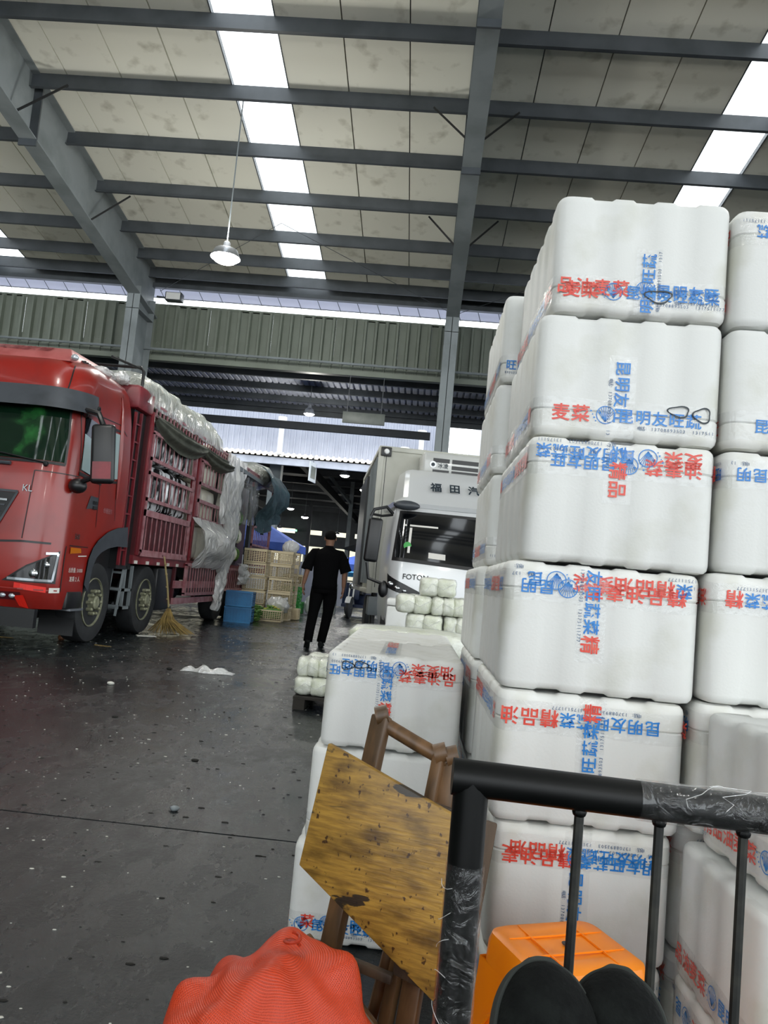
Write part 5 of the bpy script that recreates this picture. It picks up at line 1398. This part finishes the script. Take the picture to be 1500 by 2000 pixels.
loft(sh, [((0, 0, .86), .185, .135), ((0, 0, .92), .187, .137), ((0, 0, 1.02), .180, .130), ((.0, .0, 1.15), .188, .130), ((.01, .01, 1.28), .205, .135), ((.012, .02, 1.37), .215, .125), ((.014, .025, 1.42), .19, .10), ((.015, .03, 1.455), .12, .075), ((.015, .03, 1.48), .070, .062), ((.015, .03, 1.505), .066, .062)])
sh.obj('shirt', 'cloth_black', PT, smooth=True, angle=3)
for s_, sx, e_p in ((-1, J['ls'], (-.285, -.01, 1.13)), (1, J['rs'], (.30, .0, 1.13))):
    b = B(); b.tube([(s_ * .12, .02, 1.39), (s_ * .185, .02, 1.385), (s_ * .235, .01, 1.30), (s_ * .272, 0, 1.20), (e_p[0], e_p[1], e_p[2])], [.07, .078, .082, .083, .086], 14).obj('sleeve', 'cloth_black', PT, smooth=True, angle=radians(60))
tr_ = B()
loft(tr_, [((0, 0, .80), .175, .13), ((0, 0, .90), .178, .13)])
tr_.tube([(-.085, 0, .88), (-.10, .005, .74), (-.125, .02, .52), (-.145, -.07, .30), (-.157, -.14, .10)], [.105, .102, .078, .070, .066], 16)
tr_.tube([(.085, 0, .88), (.095, .04, .74), (.085, .09, .52), (.055, .13, .30), (.02, .16, .08)], [.105, .102, .078, .070, .066], 16)
tr_.obj('trousers', 'cloth_black', PT, smooth=True, angle=3)
def pshoe(c, pitch, yaw, nm='shoe'):
    b = B(); rs = []
    for d, hw, h in ((-.10, .02, .05), (-.085, .036, .09), (-.03, .04, .10), (.04, .042, .075), (.11, .045, .05), (.15, .035, .04), (.165, .012, .03)):
        rs.append([(hw * cos(a), d, max(0, h * (.5 + .5 * sin(a)))) for a in [2 * pi * j / 12 for j in range(12)]])
    o = b.rings(rs).obj(nm, 'shoe_black', PT, smooth=True, angle=3); o.location = c; o.rotation_euler = (radians(pitch), 0, radians(yaw)); return o
pshoe((-.16, -.13, .035), -32, 8); pshoe((.02, .17, .0), 0, -4)
# head shape, hair, ears
B().ball((.02, .052, 1.625), (.076, .094, .112), 24, 16, lambda d: 1 - .10 * max(0, -d.z) * (1 - d.y)).obj('head', 'skin', PT, smooth=True, angle=3)
B().ball((.02, .038, 1.655), (.086, .098, .088), 26, 16, lambda d: 1 + .03 * noise.noise(d * 9)).obj('hair', 'hair', PT, smooth=True, angle=3)
for s_ in (-1, 1): B().ball((.02 + s_ * .08, .055, 1.61), (.012, .02, .032), 10, 8).obj('ear', 'skin', PT, smooth=True, angle=3)
B().ball((.02, .148, 1.60), (.014, .02, .024), 10, 8).obj('nose', 'skin', PT, smooth=True, angle=3)
for s_ in (-1, 1): B().ball((.02 + s_ * .03, .138, 1.632), (.011, .008, .007), 8, 6).obj('eye', 'plastic_black', PT, smooth=True, angle=3)
B().ball((.02, .138, 1.565), (.024, .008, .006), 8, 6).obj('mouth', 'maroon_pale', PT, smooth=True, angle=3)
def hand(w0, s_):
    w0 = Vector(w0); vs = [tuple(w0 + Vector((0, 0, .03))), tuple(w0), tuple(w0 + Vector((0, .01, -.05))), tuple(w0 + Vector((0, .015, -.085)))]
    ed = [(0, 1), (1, 2), (2, 3)]; rd_ = [.026, (.024, .030), (.016, .038), (.013, .036)]
    o = skin('hand', vs, ed, rd_, 'skin', root=1, sub=1)
    for k, (dy, ln) in enumerate(((-.026, .060), (-.009, .072), (.009, .068), (.026, .052))):
        q = Vector(vs[3]) + Vector((0, dy, .01)); a = q + Vector((-s_ * .004, .002, -ln * .5)); c = a + Vector((-s_ * .014, .004, -ln * .38)); d = c + Vector((-s_ * .014, .003, -ln * .2))
        B().tube([q, a, c, d], [.0095, .009, .008, .006], 8).obj('finger', 'skin', o, smooth=True, angle=3)
    q = w0 + Vector((-s_ * .006, .024, -.03)); B().tube([q, q + Vector((-s_ * .012, .024, -.03)), q + Vector((-s_ * .016, .030, -.058))], [.012, .0105, .007], 8).obj('thumb', 'skin', o, smooth=True, angle=3)
hand(J['lw'], -1); hand(J['rw'], 1)

# ============================================================ CRATES
def crate_mesh(w, d, h, th=.02, nx=7, nz=5, lip=.03, hole=True):
    b = B()
    b.box(-w / 2, w / 2, -d / 2, d / 2, 0, .012)
    b.box(-w / 2 - .008, w / 2 + .008, -d / 2 - .008, -d / 2 + th, h - lip, h).box(-w / 2 - .008, w / 2 + .008, d / 2 - th, d / 2 + .008, h - lip, h)
    b.box(-w / 2 - .008, -w / 2 + th, -d / 2 + th, d / 2 - th, h - lip, h).box(w / 2 - th, w / 2 + .008, -d / 2 + th, d / 2 - th, h - lip, h)
    b.box(-w / 2, w / 2, -d / 2, -d / 2 + .012, 0, .03).box(-w / 2, w / 2, d / 2 - .012, d / 2, 0, .03).box(-w / 2, -w / 2 + .012, -d / 2, d / 2, 0, .03).box(w / 2 - .012, w / 2, -d / 2, d / 2, 0, .03)
    t = .010
    for i in range(nx + 1):
        x = -w / 2 + i * w / nx
        for y in (-d / 2, d / 2 - t): b.box(x - t / 2, x + t / 2, y, y + t, .03, h - lip)
    ny = max(3, round(nx * d / w))
    for i in range(ny + 1):
        y = -d / 2 + i * d / ny
        for x in (-w / 2, w / 2 - t): b.box(x, x + t, y - t / 2, y + t / 2, .03, h - lip)
    for k in range(1, nz):
        z = .03 + (h - lip - .03) * k / nz
        for y in (-d / 2, d / 2 - t): b.box(-w / 2, w / 2, y, y + t, z - t / 2, z + t / 2)
        for x in (-w / 2, w / 2 - t): b.box(x, x + t, -d / 2, d / 2, z - t / 2, z + t / 2)
    return b
def crate(me, x, y, z, rz, label, group, fill=None, dims=None, solid=None):
    t = thing('plastic_crate', label, 'crate', (x, y, z), rz=radians(rz), group=group)
    link('crate_body', me, t)
    if fill:
        w_, d_, h_ = dims
        B().ball((0, 0, h_ * .62), (w_ * .46, d_ * .44, h_ * .42), 18, 12, lambda d: (1.0 / (abs(d.x) ** 5 + abs(d.y) ** 5 + abs(d.z) ** 5) ** .2) * (1 + .12 * noise.noise(d * 6 + Vector((x, y, z))))).obj('contents', fill, t, smooth=True, angle=3)
    return t
cb = crate_mesh(.52, .36, .30, nx=9, nz=6); cb.box(-.24, .24, -.165, -.155, .03, .27); cb = cb.mesh('crate_body', 'crate_blue')
crate(cb, -3.42, 15.15, 0, 3, 'blue plastic crate, lower of the two beside the truck', 'blue crates by the truck')
crate(cb, -3.42, 15.15, .31, 3, 'blue plastic crate, upper of the two beside the truck, white film on it', 'blue crates by the truck')
cc = crate_mesh(.50, .36, .30, nx=9, nz=6, lip=.05).mesh('crate_body', 'crate_cream')
n = 0
for col, (x, y, k0) in enumerate(((-3.55, 17.0, 5), (-3.02, 17.25, 5), (-3.02, 17.95, 5))):
    for k in range(k0):
        crate(cc, x + R.uniform(-.03, .03), y + R.uniform(-.03, .03), k * .305, R.uniform(-5, 5), 'cream plastic crate, %s layer of the %s stack behind the blue crates' % (['bottom', 'second', 'third', 'fourth', 'fifth'][k], ['left', 'right', 'rear right'][col]),
              'stacked cream crates by the truck')
t = thing('plastic_bag', 'clear pale bag tied on top of the rear right cream crates', 'bag', (-3.0, 17.95, 1.53))
B().ball((0, 0, .12), (.2, .16, .16), 20, 12, lambda d: 1 + .25 * noise.noise(d * 4)).obj('bag_body', 'film_milky', t, smooth=True, angle=3)
cg = crate_mesh(.50, .36, .11, nx=10, nz=2, lip=.035).mesh('crate_body', 'crate_green')
for k in range(7):
    crate(cg, -3.20, 20.0, k * .10, 2 if k % 2 else -2, 'green plastic crate, %s of the nested green stack behind the walking man' % ['bottom', 'second', 'third', 'fourth', 'fifth', 'sixth', 'topmost'][k], 'nested green crates')
for k in range(3): crate(cg, -3.22, 20.7, k * .10, 0, 'green plastic crate, %s of the low rear green stack' % ['bottom', 'middle', 'top'][k], 'nested green crates at the rear')
crate(cc, -3.2, 20.0, .73, 3, 'cream plastic crate full of pale roots on top of the green crates', 'cream crate on green stack', 'straw', (.5, .36, .3))
cl = crate_mesh(.52, .38, .24, nx=11, nz=5).mesh('crate_body', 'crate_cream')
t = crate(cl, -3.02, 16.35, 0, 2, 'cream basket crate heaped with leafy scraps and yellow flowers beside the blue crates', 'scrap crates', 'leaf', (.5, .36, .26))
for i in range(26):
    a = R.uniform(0, 2 * pi); r_ = R.uniform(0, .2)
    B().ball((cos(a) * r_, sin(a) * r_ * .8, .25 + R.uniform(0, .07)), (.035, .035, .02), 6, 4).obj('flower' if i % 3 == 0 else 'leaf', 'flower' if i % 3 == 0 else 'leaf', t)
t = thing('plastic_bag', 'white thin plastic bag slumped on the basket of scraps', 'bag', (-2.92, 16.55, .22))
B().ball((0, 0, .12), (.24, .2, .18), 24, 14, lambda d: 1 + .35 * noise.noise(d * 3.2)).obj('bag_body', 'film_milky', t, smooth=True, angle=3)
B().ball((.02, 0, .10), (.18, .15, .12), 20, 12, lambda d: 1 + .35 * noise.noise(d * 3.2)).obj('bag_contents', 'cabbage', t, smooth=True, angle=3)
crate(crate_mesh(.24, .30, .26, nx=5, nz=4).box(-.11, .11, -.13, .13, .02, .24).mesh('crate_body', 'crate_cream'), -2.72, 17.6, 0, 0, 'small cream crate between the basket and the green stack', 'small crate')
t = thing('leafy_heap', 'dark green leafy greens piled between blue crate and basket', 'vegetables', (-3.22, 15.95, 0)); 
for i in range(40):
    a = R.uniform(0, 2 * pi); r_ = R.uniform(0, .13); z_ = R.uniform(.02, .32)
    B().ball((cos(a) * r_ * .6, sin(a) * r_, z_), (.05, .05, .03), 6, 5, lambda d: 1 + .3 * noise.noise(d * 4)).obj('leaf', 'leaf', t)
cgr = crate_mesh(.40, .36, .085, nx=8, nz=2).mesh('crate_body', 'crate_grey')
for k in range(10): crate(cgr, -2.47, 22.4, k * .085, 0, 'grey flat crate, %s in the tall stack right of the walking man' % ['lowest', 'second', 'third', 'fourth', 'fifth', 'sixth', 'seventh', 'eighth', 'ninth', 'topmost'][k], 'grey flat crates')
# ============================================================ BROOM
t = thing('broom', 'bamboo-handled straw broom leaning head-down against the red truck', 'broom', (-3.62, 11.35, 0))
B().tube([(0, .0, .36), (-.02, -.15, .75), (-.05, -.32, 1.12)], [.017, .015, .013], 8).obj('handle', 'bamboo_stick', t, smooth=True)
for z_ in (.5, .68, .86, 1.0): B().tube([(-.01 - .03 * (z_ - .5), -.07 - .42 * (z_ - .5), z_), (-.012 - .03 * (z_ - .5), -.075 - .42 * (z_ - .5), z_ + .012)], .019, 8).obj('node_ring', 'bamboo_stick', t)
b = B()
for i in range(150):
    a = R.uniform(0, 2 * pi); r_ = sqrt(R.random()); b.tube([(.0 + .012 * cos(a), .012 * sin(a), .38), (.10 * r_ * cos(a) * 1.0, .16 * r_ * sin(a), .20), (.36 * r_ * cos(a) + .08, .26 * r_ * sin(a), .012)], [.006, .006, .003], 4, cap=False)
tag(b.obj('bristles', 'straw', t), None, None, None, 'stuff')
B().tube([(0, 0, .33), (0, 0, .40)], .026, 10).obj('binding', 'rod_black', t, smooth=True)
# ============================================================ TENTS, FENCE, TRICYCLE
def tent(x, y, w_, d_, z0, z1, m1, label, valance=.22):
    t = thing('market_tent', label, 'tent', (x, y, 0)); hw, hd = w_ / 2, d_ / 2
    c = [(-hw, -hd, z0), (hw, -hd, z0), (hw, hd, z0), (-hw, hd, z0)]
    b = B(); b.add(c + [(0, 0, z1)], [(0, 1, 4), (1, 2, 4), (2, 3, 4), (3, 0, 4)])
    b.add([(q[0], q[1], q[2] - .012) for q in c] + [(0, 0, z1 - .012)], [(4, 1, 0), (4, 2, 1), (4, 3, 2), (4, 0, 3)])
    b.obj('canopy', m1, t)
    b = B()
    for i in range(4):
        p, q = c[i], c[(i + 1) % 4]; dx = (Vector(q) - Vector(p)); n_ = 12
        b.grid(n_, 1, lambda u, v: (p[0] + dx.x * u + (.01 if v else 0), p[1] + dx.y * u, z0 - (valance + .03 * abs(sin(u * pi * 4))) * v))
    b.obj('valance', m1, t)
    for q in c: B().beam((q[0] * .97, q[1] * .97, 0), (q[0] * .97, q[1] * .97, z0), .04, .04).obj('leg', 'white_paint', t)
    return t
tent(-5.3, 24.5, 3.0, 2.6, 1.95, 2.75, 'tent_blue', 'blue pop-up market tent behind the cream crates')
tent(-2.2, 30.5, 2.6, 2.2, 1.60, 2.05, 'tent_blue', 'blue tent behind the tricycle, beyond the walking man')
tent(-2.1, 32.4, 2.0, 1.4, 1.30, 1.50, 'tent_cyan', 'lower cyan tent just behind the tricycle', .15)
t = thing('hoarding', 'low white panel hoarding behind the walking man and crates', 'fence', (-4.2, 27.6, 0))
for i in range(7):
    B().box(-2.1 + i * .55, -1.56 + i * .55, 0, .04, .03, 1.5).obj('panel', 'white_sheet' if i < 3 else 'cladding_pale', t)
    B().box(-2.13 + i * .55, -2.09 + i * .55, -.03, .07, 0, 1.56).obj('post', 'white_paint', t)
t = thing('clear_bag', 'large clear plastic sack standing between green crates and walking man', 'bag', (-2.75, 20.6, 0))
B().ball((0, 0, .26), (.17, .17, .27), 20, 14, lambda d: 1 + .15 * noise.noise(d * 4)).obj('bag_body', 'film_milky', t, smooth=True, angle=3)
T3 = thing('motor_tricycle', 'dark blue cargo tricycle with one front wheel beyond the white truck', 'tricycle', (-1.72, 20.6, 0), rz=radians(-8))
b = B().lathe([(-.05, .17), (-.05, .24), (-.03, .27), (.03, .27), (.05, .24), (.05, .17)], 28, 'x', (0, 0, .27)); b.obj('front_wheel', 'rubber', T3, smooth=True)
B().lathe([(-.03, .17), (.03, .17), (.03, .03), (.05, .02)], 18, 'x', (0, 0, .27)).obj('rim', 'alu', T3)
B().grid(12, 2, lambda u, v: ((v - .5) * .14, -cos(pi * (.15 + .75 * u)) * .31, .27 + sin(pi * (.15 + .75 * u)) * .31)).obj('mudguard', 'white_paint', T3)
B().beam((-.06, .02, .27), (-.06, .2, .95), .04, .04).beam((.06, .02, .27), (.06, .2, .95), .04, .04).obj('fork', 'chrome', T3)
B().tube([(-.34, .32, 1.02), (-.2, .22, .98), (.2, .22, .98), (.34, .32, 1.02)], .018, 8).obj('handlebar', 'plastic_black', T3)
B().box(-.18, .18, .18, .36, .5, .95).obj('leg_shield', 'trike_blue', T3, bevel=.03)
B().ball((0, .14, .86), (.09, .07, .09), 14, 10).obj('headlamp', 'chrome', T3, smooth=True)
B().box(-.22, .22, .55, .95, .62, .74).obj('seat', 'plastic_black', T3, bevel=.04)
B().box(-.45, .55, 1.0, 2.4, .32, .78).obj('cargo_box', 'trike_blue', T3, bevel=.01)
B().box(-.3, .3, .3, 1.1, .28, .36).obj('frame', 'trike_blue', T3)
for s_ in (-.45, .55): B().lathe([(-.05, .15), (-.05, .23), (.05, .23), (.05, .15)], 20, 'x', (s_, 1.8, .24)).obj('rear_wheel', 'rubber', T3, smooth=True)
B().ball((.1, 1.6, 1.25), (.36, .5, .55), 20, 14, lambda d: 1 + .2 * noise.noise(d * 3)).obj('covered_load', 'trike_blue', T3, smooth=True, angle=3)
for x in (-.4, .5): B().beam((x, 1.1, .78), (x, 1.1, 1.85), .03, .03).obj('hoop_post', 'plastic_black', T3)
B().grid(8, 8, lambda u, v: (-.5 + 1.1 * u, .5 + 1.8 * v, 1.85 + .15 * sin(pi * u))).obj('rain_cover', 'trike_blue', T3, smooth=True)

# ============================================================ LITTER ON THE FLOOR
t = thing('plastic_bag', 'crumpled whitish plastic bag lying alone on the wet floor in mid aisle', 'bag', (-1.97, 7.62, 0))
def bagf(u, v):
    x = -.26 + .52 * u; y = -.07 + .14 * v; e = sin(pi * u) ** .5 * sin(pi * v) ** .5
    return (x, y + .03 * sin(u * 9), .004 + e * (.045 + .035 * noise.noise(Vector((u * 7, v * 4, 2))) + .02 * sin(u * 19)))
B().grid(40, 14, bagf).obj('bag_body', 'film_milky', t, smooth=True, angle=3)
B().grid(20, 8, lambda u, v: (-.12 + .3 * u, -.04 + .08 * v, .003 + .035 * (sin(pi * u) * sin(pi * v)) ** .5)).obj('bag_contents', 'litter', t, smooth=True, angle=3)
def pebble(x, y, s, mm, label, nm='pebble', cat='litter', g='scraps scattered on the floor', fl=.5):
    o = B().ball((0, 0, s * fl * .8), (s, s * .8, s * fl), 10, 7, lambda d: 1 + .3 * noise.noise(d * 3 + Vector((x, y, 0)))).obj(nm, mm, None, smooth=True, angle=3)
    o.location = (x, y, 0); tag(o, label, cat, g); return o
pebble(-4.19, 9.19, .045, 'onion', 'brown onion on the floor in front of the red truck wheel', 'onion', 'onion', 'onion', .9)
pebble(-2.44, 6.36, .03, 'litter', 'small white scrap on the wet floor left of the plastic bag', 'paper_scrap')
pebble(-2.34, 7.57, .028, 'dirt', 'small dark pebble just left of the crumpled plastic bag')
pebble(-.94, 3.34, .02, 'steel_grey', 'small grey stone chip in the middle of the near floor', fl=.6)
pebble(-1.9, 5.1, .022, 'dirt', 'dark lump of dirt in mid aisle below the plastic bag', fl=.3)
pebble(-1.1, 4.2, .02, 'dirt', 'dark speck right of the mid-aisle dirt', fl=.3)
p_ = B().box(-.13, .13, -.07, .07, 0, .006).obj('paper_sheet', 'litter'); p_.location = (-3.67, 10.65, 0); p_.rotation_euler = (0, 0, .5); tag(p_, 'white sheet of paper on the floor beside the broom', 'paper')
for i, (x, y, a) in enumerate(((-4.75, 8.9, .1), (-3.6, 9.0, -.2), (-4.5, 8.1, .4))):
    p_ = B().box(-.11, .11, -.006, .006, 0, .006).obj('straw', 'straw'); p_.location = (x, y, 0); p_.rotation_euler = (0, 0, a)
    tag(p_, ['pale straw on the floor under the red bumper', 'pale straw in front of the truck front wheel', 'pale straw nearest the camera by the truck'][i], 'straw', 'straws on the floor')
rr = random.Random(5); b = B()
for i in range(1300):
    x = rr.uniform(-5, .3); y = 1.2 + 12 * rr.random() ** 1.5; s = rr.uniform(.0015, .005) * (1 + y * .05)
    if x > -.35 and y < 3.6: continue
    b.ball((x, y, s * .15), (s * rr.uniform(.8, 2), s, s * .3), 5, 3)
tag(b.obj('floor_grit', 'litter'), 'pale grit and crumbs scattered over the wet floor', 'grit', None, 'stuff')
b = B()
for i in range(1500):
    x = rr.uniform(-5.5, .3); y = 1.2 + 13 * rr.random() ** 1.4; s = rr.uniform(.002, .0065) * (1 + y * .06)
    if x > -.35 and y < 3.6: continue
    b.ball((x, y, s * .12), (s * rr.uniform(.8, 2.5), s, s * .3), 5, 3)
tag(b.obj('dirt_crumbs', 'dirt'), 'dark dirt and leaf crumbs scattered over the wet floor', 'dirt', None, 'stuff')
